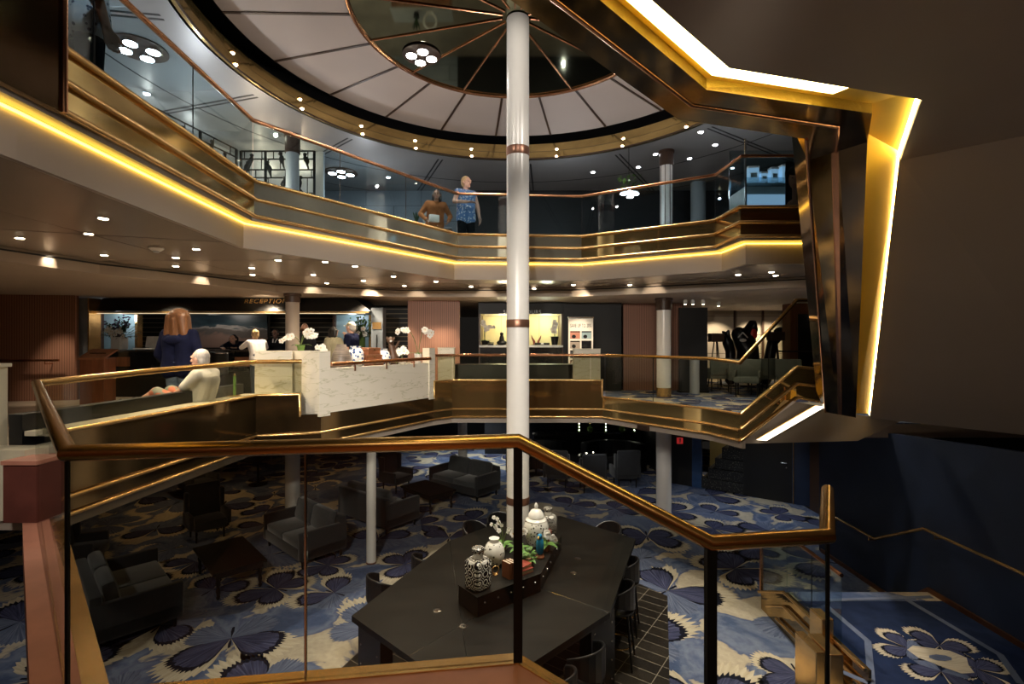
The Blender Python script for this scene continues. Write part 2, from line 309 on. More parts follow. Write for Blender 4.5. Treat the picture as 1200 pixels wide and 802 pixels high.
# ================================================================== SETTING
E = [(-3.69, 4.05), (-3.5, 6.8), (-2.97, 6.95), (-2.71, 7.06), (-1.45, 9.2), (-1.14, 9.5), (1.5, 9.5), (1.72, 9.45), (3.1, 7.75), (3.3, 7.2)]
U = [(-2.95, 1.0), (-2.95, 3.12), (-3.1, 5.98), (-.97, 8.93), (1.27, 9.1), (3.23, 7.92), (3.27, 7.12), (4.6, 7.1)]
def lobe(mb, c, ang, ln, wd, z, scallop=0, k=13, seed=0):
    pts = []; rr = random.Random(seed)
    for i in range(k):
        t = -1+2*i/(k-1); a = ang+t*wd; rad = ln*(1-.42*abs(t)**3)
        if scallop and 0 < i < k-1: rad *= (1+scallop) if i % 2 else (1-scallop*.6)
        rad *= 1+rr.uniform(-.03, .03); pts.append((c[0]+rad*math.cos(a), c[1]+rad*math.sin(a), (t+1)/2))
    for i in range(k-1):
        p, q = pts[i], pts[i+1]; mb.face([(c[0], c[1], z), (p[0], p[1], z), (q[0], q[1], z)], [((p[2]+q[2])/2, 0), (p[2], 1), (q[2], 1)])
def butterfly(mb, x, y, s, rot, z, seed, pale=False):
    c = (x, y)
    for sg in (1, -1):
        for (a, ln, wd, up) in ((.60, 1.0, .60, .0005), (-.56, .82, .62, 0)):
            an = rot+(a if sg > 0 else PI-a)
            fore = up > 0; pl2 = pale or (not fore and seed % 3)
            if fore or not pl2: mb.mi = 3; lobe(mb, c, an+(.10 if fore else -.1)*sg, s*ln*1.30, wd*(.98 if fore else 1.05), z+.002+up, .075, 27, seed+1)
            mb.mi = 4 if not pl2 else 2; lobe(mb, c, an, s*ln*1.06, wd*1.0, z+.0028+up, .055, 33, seed+3)
            mb.mi = 4 if not pl2 else 2; lobe(mb, c, an, s*ln*1.0, wd*1.02, z+.0036+up, .02, 21, seed+2)
            mb.mi = 2 if pl2 else 1; lobe(mb, c, an, s*ln*.95, wd*.94, z+.0046+up, .02, 21, seed+2)
    mb.mi = 4; a = rot+PI/2; lobe(mb, c, a, s*.34, .14, z+.006, 0, 5); lobe(mb, c, a+PI, s*.42, .12, z+.006, 0, 5)
CARPET = ['carpet', 'wing', 'wing_pale', 'wing_cream', 'wing_edge']
def carpet(name, poly, z0, z1, n, rect, smin, smax, seed, skip=None):
    mb = MB(); mb.prism(poly, z0, z1); rr = random.Random(seed); pl = []
    for _ in range(6000):
        if len(pl) >= n: break
        x, y = rr.uniform(rect[0], rect[1]), rr.uniform(rect[2], rect[3]); s = rr.uniform(smin, smax)
        if skip and skip(x, y): continue
        if any((x-a)**2+(y-b)**2 < (1.22*(s+c))**2*.52 for a, b, c in pl): continue
        pl.append((x, y, s)); butterfly(mb, x, y, s, rr.uniform(0, 2*PI), z1, rr.randint(0, 999), rr.random() < .25)
    return mb.build(name, CARPET, recalc=False)
struct(carpet('floor', [(-13, -3), (7.3, -3), (7.3, 21), (-13, 21)], -.1, 0, 250, (-10, 7, 2.5, 19), .50, .80, 4, lambda x, y: abs(x) < 1.4 and 4.8 < y < 8.6), 'lower lounge carpet with dark blue butterflies on cream and grey blue clouds', 'floor')
# tiled zone under the big table
mb = MB(); mb.prism([(-2.3, 5.8), (-.2, 3.0), (1.75, 3.6), (1.87, 5.9), (2.50, 8.0), (2.08, 8.5), (.9, 9.3), (-.4, 9.0), (-1.3, 8.0), (-1.95, 6.75)], .0, .012)
struct(mb.build('floor_tiles', 'black_tile'), 'black tiled floor patch with pale grout under the big table', 'floor')
# outer walls
def wallq(name, path, z0, z1, m, t=.1, label=None):
    return struct(MB().wall(path, z0, z1, t).build(name, m), label, 'wall' if label else None)
wallq('wall_left', [(-13, -3), (-13, 21)], -.1, 10, 'dark_wall', .1)
wallq('wall_rear', [(-13, 21), (14, 21)], -.1, 2.5, 'dark_wall', .1)
wallq('wall_behind', [(14, -3), (-13, -3)], -.1, 10, 'red_wood', .1)
wallq('wall_right', [(14, 21), (14, -3)], -.1, 10, 'dark_wall', .1)
# reception deck slab (its floor above, its ceiling below)
up = offset(E, .08)
mb = MB(); mb.prism(up+[(3.42, 8.0), (14, 8.0), (14, 21), (-13, 21), (-13, 4.35)], 2.56, 2.78)
struct(mb.build('ceiling_lower', 'taupe'), 'plain taupe ceiling slab over the lower lounge', 'ceiling')
mb = MB(); mb.prism(up[:8]+[(1.72, 21), (-13, 21), (-13, 3.95)], 2.78, 2.8)
struct(mb.build('floor_reception', 'warm_stone'), 'warm brown stone reception deck floor', 'floor')
struct(carpet('floor_gallery', [up[7], up[8], up[9], (3.42, 8.0), (14, 8.0), (14, 21), (1.72, 21)], 2.78, 2.8, 70, (2.6, 9, 9, 18), .42, .6, 11, lambda x, y: y < 11.2-1.25*(x-1.7)), 'blue patterned carpet of the right hand gallery', 'floor')
# bulkhead and mirror fascia of the reception deck edge
struct(MB().wall(offset(E, .05), 2.55, 2.66, .05).build('trim_bulkhead_lower', 'taupe'), 'taupe bulkhead strip below the mirrored reception deck edge', 'bulkhead')
ztop = [3.36, 3.36, 3.36]
struct(MB().wall(E[:3], 2.66, 3.36, .05).build('trim_fascia_left', 'bronze_deep'), 'bronze mirrored edge panel of the left reception platform', 'fascia')
struct(MB().wall(E[2:5], 2.66, 3.08, .05).build('trim_fascia_marble', 'bronze_deep'), 'bronze mirrored edge panel below the white marble planter', 'fascia')
struct(MB().wall(E[4:8], 2.66, 3.36, .05).build('trim_fascia_centre', 'bronze_mirror'), 'bronze mirrored edge panel behind the central column', 'fascia')
struct(MB().wall(E[7:], 2.66, 3.05, .05).build('trim_fascia_right', 'mirror_gold'), 'gold mirrored edge panel of the right gallery', 'fascia')
def rods(name, paths, r, m, label):
    mb = MB()
    for p in paths: mb.tube(p, r, 10)
    return struct(mb.build(name, m, smooth=True), label, 'trim')
def at(path, z): return [(p[0], p[1], z) for p in path]
Eo = offset(E, -.02)
rods('trim_rods_lower', [at(Eo, 2.82), at(Eo, 2.67), at(Eo[:3], 3.37)+[(Eo[2][0]+.02, Eo[2][1]-.02, 3.06)], [(Eo[4][0], Eo[4][1], 3.07)]+at(Eo[4:8], 3.37)+[(Eo[7][0], Eo[7][1], 3.07)], at(Eo[7:], 3.06)], .019, 'brass', 'round brass rods running along the reception deck edge')
# raised cream curbs behind the fascia (platform edges)
mb = MB(); a = offset(E[:3], .03); c = offset(E[:3], .30); mb.sheet(at(a, 3.33), at(c, 3.33), (0, 0, .04))
a = offset(E[5:8], .03); c = offset(E[5:8], .30); mb.sheet(at(a, 3.33), at(c, 3.33), (0, 0, .04))
struct(mb.build('trim_curb_reception', 'cream_stone'), 'cream stone ledge at the foot of the reception balustrade', 'ledge')
# side stair up to the right, with stepped mirror fascia
S = [(3.3, 7.2), (4.23, 7.4), (4.75, 7.55)]
struct(MB().wall(S, [2.66, 3.26, 3.17], [3.05, 3.73, 3.68], .05).build('trim_fascia_stair', 'mirror_gold'), 'gold mirrored stair side rising to the right', 'fascia')
So = offset(S, -.02)
def at2(path, zs): return [(p[0], p[1], z) for p, z in zip(path, zs)]
rods('trim_rods_stair', [at2(So, [3.06, 3.73, 3.68]), at2(So, [2.84, 3.48, 3.41]), at2(So, [2.67, 3.27, 3.18])], .02, 'brass', 'brass rods following the rising right stair side')
q = [(866, 520), (933, 471), (962, 477), (1020, 489), (1060, 492), (1005, 517), (885, 520)]
mb = MB(); pf = [P(x, y, 7.26) for x, y in q]; mb.raw(pf+[p+Vector((0, .12, 0)) for p in pf], [list(range(7)), list(range(13, 6, -1))]+[[i, (i+1) % 7, 7+(i+1) % 7, 7+i] for i in range(7)])
struct(mb.build('wall_under_stair', 'brown_soffit'), 'brown end face under the right stair landing', 'wall')
# ---------------- upper deck
uo = offset(U, .16)
mb = MB(); mb.prism(uo+[(14, 7.26), (14, 21), (-13, 21), (-13, 1.0)], 5.34, 5.56)
struct(mb.build('ceiling_reception', 'taupe_ceiling'), 'beige reception ceiling under the upper gallery', 'ceiling')
mb = MB(); mb.prism(offset(U, .03)+[(14, 7.13), (14, 21), (-13, 21), (-13, 1.0)], 5.56, 5.6)
struct(mb.build('floor_upper', 'warm_stone'), 'warm stone upper gallery floor', 'floor')
struct(MB().wall(offset(U, .15), 5.24, 5.56, .05).build('trim_bulkhead_upper', 'taupe'), 'taupe bulkhead lit gold by the cove light under the upper gallery', 'bulkhead')
struct(MB().wall(U[1:3], 5.6, 6.03, .06).build('trim_fascia_upper_left', 'brass_mirror'), 'gold mirrored edge of the upper gallery at the top left', 'fascia')
struct(MB().wall(U[2:4], 5.6, 6.03, .06).build('trim_fascia_upper_middle', 'mirror_pale'), 'pale mirrored edge of the upper gallery left of the column', 'fascia')
struct(MB().wall(U[3:5], 5.6, 6.03, .06).build('trim_fascia_upper_centre', 'mirror_pale'), 'pale mirrored edge of the upper gallery behind the column', 'fascia')
struct(MB().wall(U[4:6], 5.6, 6.03, .06).build('trim_fascia_upper_right', 'mirror_gold'), 'gold mirrored edge of the upper gallery on the right', 'fascia')
struct(MB().wall(U[5:], 5.6, 6.03, .06).build('trim_fascia_upper_corner', 'bronze_mirror'), 'dark bronze mirrored edge below the glass kiosk', 'fascia')
Uo = offset(U[1:], -.025)
rods('trim_rods_upper', [at(Uo, 6.03), at(Uo, 5.81), at(Uo, 5.61)], .024, 'brass', 'round brass rods along the upper gallery edge')
mb = MB(); mb.wall(offset(U, .125), 5.53, 5.543, .02)
tag(mb.build('cove_light', 'led_yellow'), 'thin gold cove light line under the upper gallery edge', 'cove light')
# left brass panel by the upper stair
mb = MB(); mb.wall([(-2.86, .6), (-2.86, 3.16)], 5.56, 7.9, .05)
o = struct(mb.build('trim_panel_left', 'dark_bronze'), 'dark bronze mirror panel at the top left', 'panel')
rods('trim_rods_panel', [[(-2.85, 3.17, 5.56), (-2.85, 3.17, 7.9)], [(-2.85, 2.55, 5.56), (-2.85, 2.55, 7.9)]], .016, 'copper', 'copper edge strips of the dark bronze panel')
mb = MB()
for p, q in (((-6.4, 5.2), (-3.5, 6.2)), ((-6.2, 7.6), (-2.5, 7.5)), ((-4.9, 10.2), (-1.6, 9.2)), ((-.4, 11.3), (-.3, 9.4)), ((2.2, 11.0), (1.9, 9.2)), ((4.6, 9.8), (3.5, 8.2)), ((-4.8, 1.5), (-4.9, 8.6)), ((-4.9, 8.6), (-1.9, 10.6)), ((-1.9, 10.6), (1.8, 10.5)), ((1.8, 10.5), (5, 8.9))):
    mb.sheet([(p[0], p[1]-.008, 5.3375), (q[0], q[1]-.008, 5.3375)], [(p[0], p[1]+.008, 5.3375), (q[0], q[1]+.008, 5.3375)], (0, 0, .002))
struct(mb.build('ceiling_seams', 'umber'), 'thin dark panel seams in the beige reception ceiling', 'ceiling')
# strip lamp under the stair side
a, c = P(888, 516, 7.2), P(957, 476, 7.2); mb = MB(); mb.sheet([a, c], [a+Vector((.13, 0, -.01)), c+Vector((.13, 0, -.01))], (0, .04, 0)); T = thing('strip_lamp', 'slanting white strip lamp on the brown face under the right stair', 'lamp', a); mb.build('diffuser', 'lamp_panel', T, False, True)
mb = MB(); mb.sheet([a+Vector((-.015, .02, .01)), c+Vector((-.015, .02, .01))], [a+Vector((.145, .02, -.02)), c+Vector((.145, .02, -.02))], (0, .03, 0)); mb.build('housing', 'brass', T, False, True)
# ---------------- near ceiling and stair soffit on the right, with lit slot
O = [(-.6, .83, 5.4), (1.03, 2.36, 5.4), (2.2, 2.67, 5.4), (2.78, 3.56, 5.4), (5.14, 7.14, 3.01)]
I = [(-.75, .86, 5.45), (1.04, 2.66, 5.45), (2.126, 2.937, 5.45), (2.40, 3.36, 5.45), (4.77, 6.9, 3.05)]
B = [(-1.05, .88, 5.45), (1.008, 3.015, 5.45), (1.957, 3.307, 5.45), (2.2, 3.7, 5.45), (4.41, 7.0, 3.11)]
mb = MB(); mb.prism([(-2.6, -3), (-2.6, .3), (O[0][0], O[0][1]), O[1][:2], O[2][:2], O[3][:2], (6.3, .197), (6.3, -3)], 5.4, 5.5)
struct(mb.build('ceiling_near', 'brown_soffit'), 'brown flat ceiling above the camera landing', 'ceiling')
mb = MB(); A, Bq, C, D = Vector(O[3]), Vector(O[4]), Vector((6.35, 5.3, 3.01)), Vector((6.35, .15, 5.4))
mb.sheet([A, Bq], [D, C], (.05, .03, .1)); struct(mb.build('ceiling_stair_soffit', 'brown_soffit'), 'large sloping brown underside of the upper stair on the right', 'ceiling')
Is = [Vector(p)+Vector((0, 0, .06)) for p in I]; Os = [Vector(p)+Vector((0, 0, .06)) for p in O]
mb = MB(); mb.sheet(Os, Is, (0, 0, .03)); mb.strip([Vector(p) for p in I], Is); struct(mb.build('trim_slot', 'gold_paint'), 'gold painted light slot around the ceiling edge and stair', 'trim')
mb = MB(); k = .74
A = [Os[0], Os[1], Os[1].lerp(Os[2], .68)]; Bn = [Os[0].lerp(Is[0], k), Os[1].lerp(Is[1], k), Os[1].lerp(Os[2], .68).lerp(Is[1].lerp(Is[2], .68), k)]
mb.sheet([p-Vector((0, 0, .012)) for p in A], [p-Vector((0, 0, .012)) for p in Bn], (0, 0, .012))
tag(mb.build('slot_light', 'led_white'), 'broad glowing white light panel in the slot at the top right', 'cove light')
mb = MB(); A = [a.lerp(c, .03) for a, c in zip(Os[2:], Is[2:])]
mb.sheet(A, [p-Vector((0, 0, .02)) for p in A], (-.008, .004, 0))
tag(mb.build('edge_light', 'strip_white'), 'thin bright light line down the edge of the stair soffit', 'cove light')
# brass box between slot and atrium
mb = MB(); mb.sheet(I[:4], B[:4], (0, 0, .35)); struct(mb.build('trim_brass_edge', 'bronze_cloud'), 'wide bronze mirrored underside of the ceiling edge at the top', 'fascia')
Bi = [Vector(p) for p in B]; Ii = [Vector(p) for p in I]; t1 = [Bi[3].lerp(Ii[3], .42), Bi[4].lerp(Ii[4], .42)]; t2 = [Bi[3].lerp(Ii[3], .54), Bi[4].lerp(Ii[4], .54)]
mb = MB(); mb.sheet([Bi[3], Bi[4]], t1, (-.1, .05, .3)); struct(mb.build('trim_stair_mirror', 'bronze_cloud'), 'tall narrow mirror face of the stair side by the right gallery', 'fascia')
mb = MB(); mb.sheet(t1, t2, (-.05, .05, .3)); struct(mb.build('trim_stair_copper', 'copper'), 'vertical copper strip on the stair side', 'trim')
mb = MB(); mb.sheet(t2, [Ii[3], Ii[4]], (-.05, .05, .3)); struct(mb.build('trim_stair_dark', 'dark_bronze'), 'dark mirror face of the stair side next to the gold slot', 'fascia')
rods('trim_stair_edge', [[Bi[2], Bi[3], Bi[4]], [a.lerp(c, .5) for a, c in zip(Bi[:4], Ii[:4])]], .012, 'copper', 'thin copper edge line of the brass ceiling box')
# ---------------- upper ceiling, ring and dome
CX, CY = .05, 7.55
def ringpts(r, z, n=96): return [(CX+r*math.cos(2*PI*i/n), CY+r*math.sin(2*PI*i/n), z) for i in range(n+1)]
def annulus(r0, r1, z, h):
    return MB().sheet(ringpts(r0, z), ringpts(r1, z), (0, 0, h))
mb = annulus(4.62, 17, 8.55, .08); struct(mb.build('ceiling_upper', 'upper_ceiling'), 'grey upper gallery ceiling around the dome opening', 'ceiling')
mb = MB(); rr = random.Random(5)
for k in range(14):
    a = k*2*PI/14+.15
    p = Vector((CX+4.9*math.cos(a), CY+4.9*math.sin(a), 8.545)); q = Vector((CX+11*math.cos(a), CY+11*math.sin(a), 8.545)); s = Vector((-math.sin(a), math.cos(a), 0))
    for off in (-.05, .05): mb.sheet([p+s*(off-.018), q+s*(off-.018)], [p+s*(off+.018), q+s*(off+.018)], (0, 0, .004))
for r0 in (6.3, 8.2): mb.sheet(ringpts(r0, 8.545), ringpts(r0+.025, 8.545), (0, 0, .004))
struct(mb.build('ceiling_upper_slots', 'void_black'), 'black double slot lines in the upper gallery ceiling', 'ceiling')
mb = MB(); mb.strip(ringpts(4.55, 8.55), ringpts(4.55, 8.71)); mb.sheet(ringpts(4.55, 8.55), ringpts(4.66, 8.55), (0, 0, .02)); struct(mb.build('trim_ring_lower', 'brass_mirror', smooth=True), 'lower gold mirrored band of the oval ceiling ring', 'trim')
mb = MB(); mb.strip(ringpts(4.60, 8.725), ringpts(4.60, 8.9)); mb.sheet(ringpts(4.60, 8.9), ringpts(4.8, 8.9), (0, 0, .02)); struct(mb.build('trim_ring_upper', 'brass_mirror', smooth=True), 'upper gold mirrored band of the oval ceiling ring', 'trim')
mb = MB(); mb.tube(ringpts(4.57, 8.715), .012, 6, False); mb.tube(ringpts(4.55, 8.55), .016, 6, False); struct(mb.build('trim_ring_lines', 'umber'), 'dark lines between the ring bands', 'trim')
mb = MB(); mb.prism([p[:2] for p in ringpts(6, 0)[:-1]], 9.75, 9.8); mb.strip(ringpts(5.6, 8.63), ringpts(5.6, 9.75)); struct(mb.build('ceiling_void', 'void_black'), 'black void above the dome ring', 'ceiling')
mb = annulus(2.45, 4.38, 9.04, .06); struct(mb.build('ceiling_dome', 'dome_pale'), 'pale ring of wedge panels around the mirrored dome disc', 'ceiling')
mb = MB(); mb.prism([p[:2] for p in ringpts(2.45, 0)[:-1]], 9.045, 9.1); struct(mb.build('ceiling_mirror', 'ceil_mirror'), 'dark mirrored disc at the centre of the dome', 'ceiling')
mb = MB()
for k in range(21):
    a = math.radians(90+5.7+k*360/21); p = Vector((CX+2.45*math.cos(a), CY+2.45*math.sin(a), 9.025)); q = Vector((CX+4.38*math.cos(a), CY+4.38*math.sin(a), 9.025)); s = Vector((-math.sin(a), math.cos(a), 0))*.022
    mb.sheet([p-s, q-s], [p+s, q+s], (0, 0, .012))
struct(mb.build('trim_dome_ribs', 'umber'), 'dark radial ribs between the pale dome panels', 'trim')
mb = MB(); mb.tube(ringpts(2.46, 9.03), .03, 8, False)
for k in range(14):
    a = 2*PI*k/14+.2; mb.tube([(CX+.2*math.cos(a), CY+.2*math.sin(a), 9.035), (CX+2.45*math.cos(a), CY+2.45*math.sin(a), 9.035)], .014, 6)
struct(mb.build('trim_dome_lines', 'copper'), 'copper radial lines and rim of the dark mirrored dome disc', 'trim')
# ---------------- back walls of reception deck and upper deck
wallq('wall_upper_back', [(-13, 14.6), (-1.6, 14.6)], 5.6, 8.55, 'upper_panels', .1, 'pale blue grey panelled wall at the back of the upper gallery')
wallq('wall_upper_dark', [(-1.6, 14.6), (14, 14.6)], 5.6, 8.55, 'dark_wall', .1, 'dark glazed wall at the back of the upper gallery')
wallq('wall_reception_back', [(-11.2, 14.2), (-2.0, 14.2)], 2.8, 5.34, 'black_slats', .1, 'black slatted back wall behind the reception counter')
wallq('wall_wood_left', [(-13, 10.6), (-9.75, 11.1)], 2.8, 5.34, 'panel_wood', .12, 'ribbed brown wood wall at the far left of reception')
wallq('wall_wood_centre', [(-2.62, 12.5), (-1.32, 12.5)], 2.8, 5.34, 'panel_wood', .12, 'ribbed brown wood wall right of the reception counter')
wallq('wall_dark_right', [(1.35, 13.2), (2.9, 13.2), (2.95, 14.5), (4.3, 14.5)], 2.8, 5.34, 'dark_wall', .12, 'dark wall behind the poster stand')
wallq('wall_pink_right', [(3.0, 13.4), (4.6, 13.4)], 2.8, 5.34, 'panel_wood', .12, 'brown panelled wall behind the right column')
wallq('wall_lounge', [(4.2, 16.6), (13, 16.6)], 2.8, 5.34, 'tile_wall', .12, 'pale tiled wall of the side lounge')
# stepped ceiling soffit over reception
sof = [(-9, 4.0), (-6.6, 6.2), (-6.3, 7.6), (-4.9, 10.3), (-2.6, 11.5), (1.4, 11.4), (3.2, 10.6), (5.2, 9.6), (7.5, 8.6)]
mb = MB(); mb.prism(sof+[(14, 8.6), (14, 21), (-13, 21), (-13, 4)], 5.14, 5.335); struct(mb.build('ceiling_drop', 'taupe'), 'lower ceiling step around the reception', 'ceiling')
rods('trim_drop_line', [at(offset(sof, -.012), 5.29)], .012, 'void_black', 'black shadow gap along the ceiling step')
# ---------------- lower right walls, landing and steps
def hit(px, a, b):
    k = (px-600)/F; ax, ay = a; dx, dy = b[0]-a[0], b[1]-a[1]; t = (k*ay-ax)/(dx-k*dy); return (ax+dx*t, ay+dy*t)
WA, WB = (4.55, 14.5), (7.1, 12.6)
def seg(p0, p1): return [hit(p0, WA, WB), hit(p1, WA, WB)]
wallq('wall_exit', [(4.55, 17.6)]+seg(783, 811), 0, 2.5, 'dark_wall', .1, 'dark lower wall with the red exit sign')
wallq('wall_blue_jamb', seg(811, 822), 0, 2.5, 'blue_frame', .1, 'blue jamb beside the side stair')
wallq('wall_door_right', seg(928, 953)+[(7.3, 12.2)], 0, 2.5, 'navy_wall', .1, 'navy wall panel right of the black door')
wallq('wall_umber', [(7.3, 12.2), (7.25, 9.9), (6.05, 9.8)], 0, 2.5, 'umber', .1, 'dark brown wall corner by the lower right door')
wallq('wall_navy', [(6.05, 9.8), (6.05, 3.0)], 0, [2.5, 3.0], 'navy_wall', .1, 'navy blue stair wall at the lower right')
wallq('wall_side_stair', [(6.2, 15.6), (8.4, 14.6)], 0, 2.5, 'yellow_wall', .1, 'dim yellow wall behind the side stair')
wallq('wall_bar', [(-1.0, 18.2), (4.65, 17.9)], 0, 2.5, 'dark_wall', .1, 'dark wall behind the lower bar')
a, c = seg(822, 871); mb = MB()
n = 6
for i in range(n):
    t0 = i/n; p = Vector(a).lerp(Vector(c), t0); q = Vector(a).lerp(Vector(c), 1); mb.prism([p, q, (q.x+.55, q.y+.75), (p.x+.55, p.y+.75)], .02+.3*i, .3+.3*i)
struct(mb.build('stair_speckled', 'speckle'), 'speckled dark side stair climbing to the right behind the door', 'stair')
mb = MB(); d0, d1 = seg(871, 928); mb.wall([d0, d1], 0, 2.1, .05); d = struct(mb.build('door_1', 'dark_wall'), 'black door under the right stair', 'door')
u = (Vector(d1)-Vector(d0)).normalized(); nrm = Vector((u.y, -u.x)); hp = Vector(d1)-u*.12+nrm*.05
mb = MB(); mb.tube([(hp.x, hp.y, 1.02), (hp.x-u.x*.13, hp.y-u.y*.13, 1.02)], .012, 8); mb.tube([(hp.x-nrm.x*.05, hp.y-nrm.y*.05, 1.02), (hp.x, hp.y, 1.02)], .012, 8); mb.ell((hp.x-nrm.x*.03, hp.y-nrm.y*.03, .90), .022)
o = mb.build('door_handle', 'chrome', d); o['label'] = 'chrome door handle'
mb = MB(); mb.wall([d0, d1], 2.1, 2.5, .06); struct(mb.build('wall_over_door', 'umber'), 'dark brown wall strip above the black door', 'wall')
j = hit(953, WA, WB); mb = MB(); mb.tube([(j[0], j[1]-.03, 0), (j[0], j[1]-.03, 2.45)], .022, 8); struct(mb.build('trim_door_edge', 'chrome'), 'bright metal strip right of the black door', 'trim')
mb = MB(); j = hit(929, WA, WB); mb.tube([(j[0], j[1]-.03, 0), (j[0], j[1]-.03, 2.3)], .012, 8); struct(mb.build('trim_door_jamb', 'brass'), 'thin brass door jamb line', 'trim')
# exit sign
a = hit(796, WA, WB); s = thing('exit_sign', 'small red exit sign on the dark wall behind the lower right column', 'sign', (a[0], a[1]-.05, 1.27))
mb = MB(); mb.box((0, 0, 0), (.17, .03, .17)); mb.build('sign_panel', 'exit_red', s); mb = MB(); mb.box((0, -.018, 0), (.03, .01, .12)); mb.box((0, -.018, .05), (.07, .01, .03)); mb.build('pictogram', 'white_plastic', s); MB().box((-.03, 0, .24), (.34, .03, .10)).build('upper_sign', 'exit_red', s)
# landing with navy carpet
mb = MB(); mb.prism([(3.86, 3.2), (6.05, 3.2), (6.05, 6.95), (3.86, 6.95)], 0, .48); struct(mb.build('floor_landing', 'navy_carpet'), 'navy carpeted landing at the foot of the right stair', 'floor')
mb = MB(); mb.prism([(2.0, 2.0), (3.86, 3.2), (3.86, 5.0), (3.5, 5.4), (2.2, 3.6)], 0, .02)
for i in range(3): mb.prism([(3.86, 6.95), (6.05, 6.95), (6.05, 7.7-.25*i), (3.86, 7.7-.25*i)], .16*i, .16*(i+1)-.001)
struct(mb.build('stair_steps', 'carpet'), 'low carpeted steps from the lounge up to the landing', 'stair')
def band(mb, pts, w, z):
    o1 = offset(pts, -w/2); o2 = offset(pts, w/2); mb.sheet(at(o1, z), at(o2, z), (0, 0, .004))
mb = MB()
for pts in ([(970, 704), (1092, 700)], [(1062, 703), (1172, 768), (1196, 802)], [(968, 710), (1017, 752), (1022, 808)], [(975, 783), (1020, 802)]):
    band(mb, [tuple(Z(x, y, .48)[:2]) for x, y in pts], .07, .4805)
struct(mb.build('trim_carpet_border', 'border_carpet'), 'pale border lines in the navy landing carpet', 'trim')
mb = MB(); mc = Z(1102, 772, .48)
for k in range(4):
    a = PI/4+k*PI/2+.1; c = (mc.x+.30*math.cos(a), mc.y+.30*math.sin(a)); butterfly(mb, c[0], c[1], .30, a-PI/2, .481, k)
mb.mi = 3; mb.prism([(mc.x+(.24+.06*math.cos(5*k))*math.cos(k*PI/6), mc.y+(.24+.06*math.cos(5*k))*math.sin(k*PI/6)) for k in range(12)], .481, .488); mb.mi = 2; mb.prism([(mc.x+.13*math.cos(k*PI/4), mc.y+.06*math.sin(k*PI/4)) for k in range(8)], .481, .489)
struct(mb.build('floor_medallion', CARPET, recalc=False), 'cream and blue butterfly medallion woven into the landing carpet', 'carpet medallion')
# copper baseboards
mb = MB(); mb.wall([(6.04, 9.7), (6.04, 7.75)], 0, .07, -.03); mb.wall([(6.04, 7.2), (6.04, 3.2)], .48, .55, -.03); mb.wall([(6.04, 7.75), (6.04, 7.2)], [0, .48], [.07, .55], -.03)
struct(mb.build('baseboard_right', 'copper_trim'), 'copper baseboard along the navy stair wall', 'baseboard')
# landing edge fascia, facing the lounge
mb = MB(); Lp = [(3.83, 7.65), (3.83, 6.95), (3.80, 5.3)]
mb.wall(Lp, [0, 0, 0], [.25, .60, .60], .03); struct(mb.build('trim_fascia_landing', 'bronze_mirror'), 'gold mirrored side of the low landing', 'fascia')
Lo = offset(Lp, -.035)
rods('trim_rods_landing', [at2(Lo, [.26, .60, .60]), [(Lo[0][0], 7.42, .16), (Lo[1][0], 6.95, .40), (Lo[2][0], Lo[2][1], .40)], [(Lo[0][0], 7.15, .12), (Lo[2][0], Lo[2][1], .20)]], .022, 'brass', 'brass rods on the side of the low landing')
mb = MB(); mb.box((3.29, 5.5, .39), (.10, .4, .80), bev=.01); mb.box((3.46, 5.5, .38), (.15, .4, .77), bev=.01); mb.box((3.70, 5.95, .42), (.14, .25, .86), bev=.01); struct(mb.build('trim_newel', 'brass'), 'stepped brass clad stair newel at the bottom right', 'newel')
# camera landing
R5, R4, R3, R2, R1, R0 = (-3.7, 3.87), (-1.68, 1.88), (.025, 2.11), (.79, 1.98), (1.30, 2.05), (1.70, 2.68)
mb = MB(); mb.prism([(-1.6, -2.9), (.2, -2.9), (.2, 1.9), (.0, 1.95), (-1.6, 1.72)], 2.4, 2.6); struct(mb.build('floor_stair_landing', 'pink_stone'), 'pink stone landing where the picture is taken from', 'floor')
NR = [R4, R3, R2, R1]; zs = [2.75, 2.75, 2.37, 2.37]
def curb(path, z, w0, w1, h): return at2(offset(path, w0), z), at2(offset(path, w1), z)
mb = MB(); a, c = curb(NR, zs, .05, -.02, 0); mb.sheet(a, c, (0, 0, -.12)); struct(mb.build('trim_curb_brass', 'brass'), 'brass edge strip under the near glass balustrade', 'curb')
mb = MB(); a, c = curb(NR, [z-.006 for z in zs], -.02, -.24, 0); mb.sheet(a, c, (0, 0, -.15)); struct(mb.build('trim_curb_pink', 'pink_stone'), 'pink stone curb top under the near glass balustrade', 'curb')
LR = [R4, (-3.58, 3.78)]
mb = MB(); a, c = curb(LR, [2.75, 2.75], .10, -.045, 0); mb.sheet(a, c, (0, 0, -.2)); struct(mb.build('trim_curb_left', 'pink_stone'), 'pink stone strip running away at the bottom left', 'curb')
mb = MB(); a, c = curb(LR, [2.752, 2.752], .004, -.004, 0); mb.sheet(a, c, (0, 0, -.01)); a, c = curb(LR, [2.74, 2.74], -.045, -.125, 0); mb.sheet(a, c, (0, 0, -.2)); struct(mb.build('trim_curb_left_brass', 'brass'), 'brass line and edge along the left pink strip', 'curb')
mb = MB(); mb.box((-3.66, 3.80, 2.97), (.27, .18, .44)); struct(mb.build('trim_pier_red', 'red_stone'), 'dark red stone pier at the end of the pink strip', 'pier')
mb = MB(); mb.box((-3.87, 3.85, 2.97), (.11, .2, .44)); mb.box((-5.72, 3.95, 3.02), (3.9, .2, .48)); struct(mb.build('trim_ledge_cream', 'cream_stone'), 'cream stone ledge at the left end of the reception platform', 'ledge')
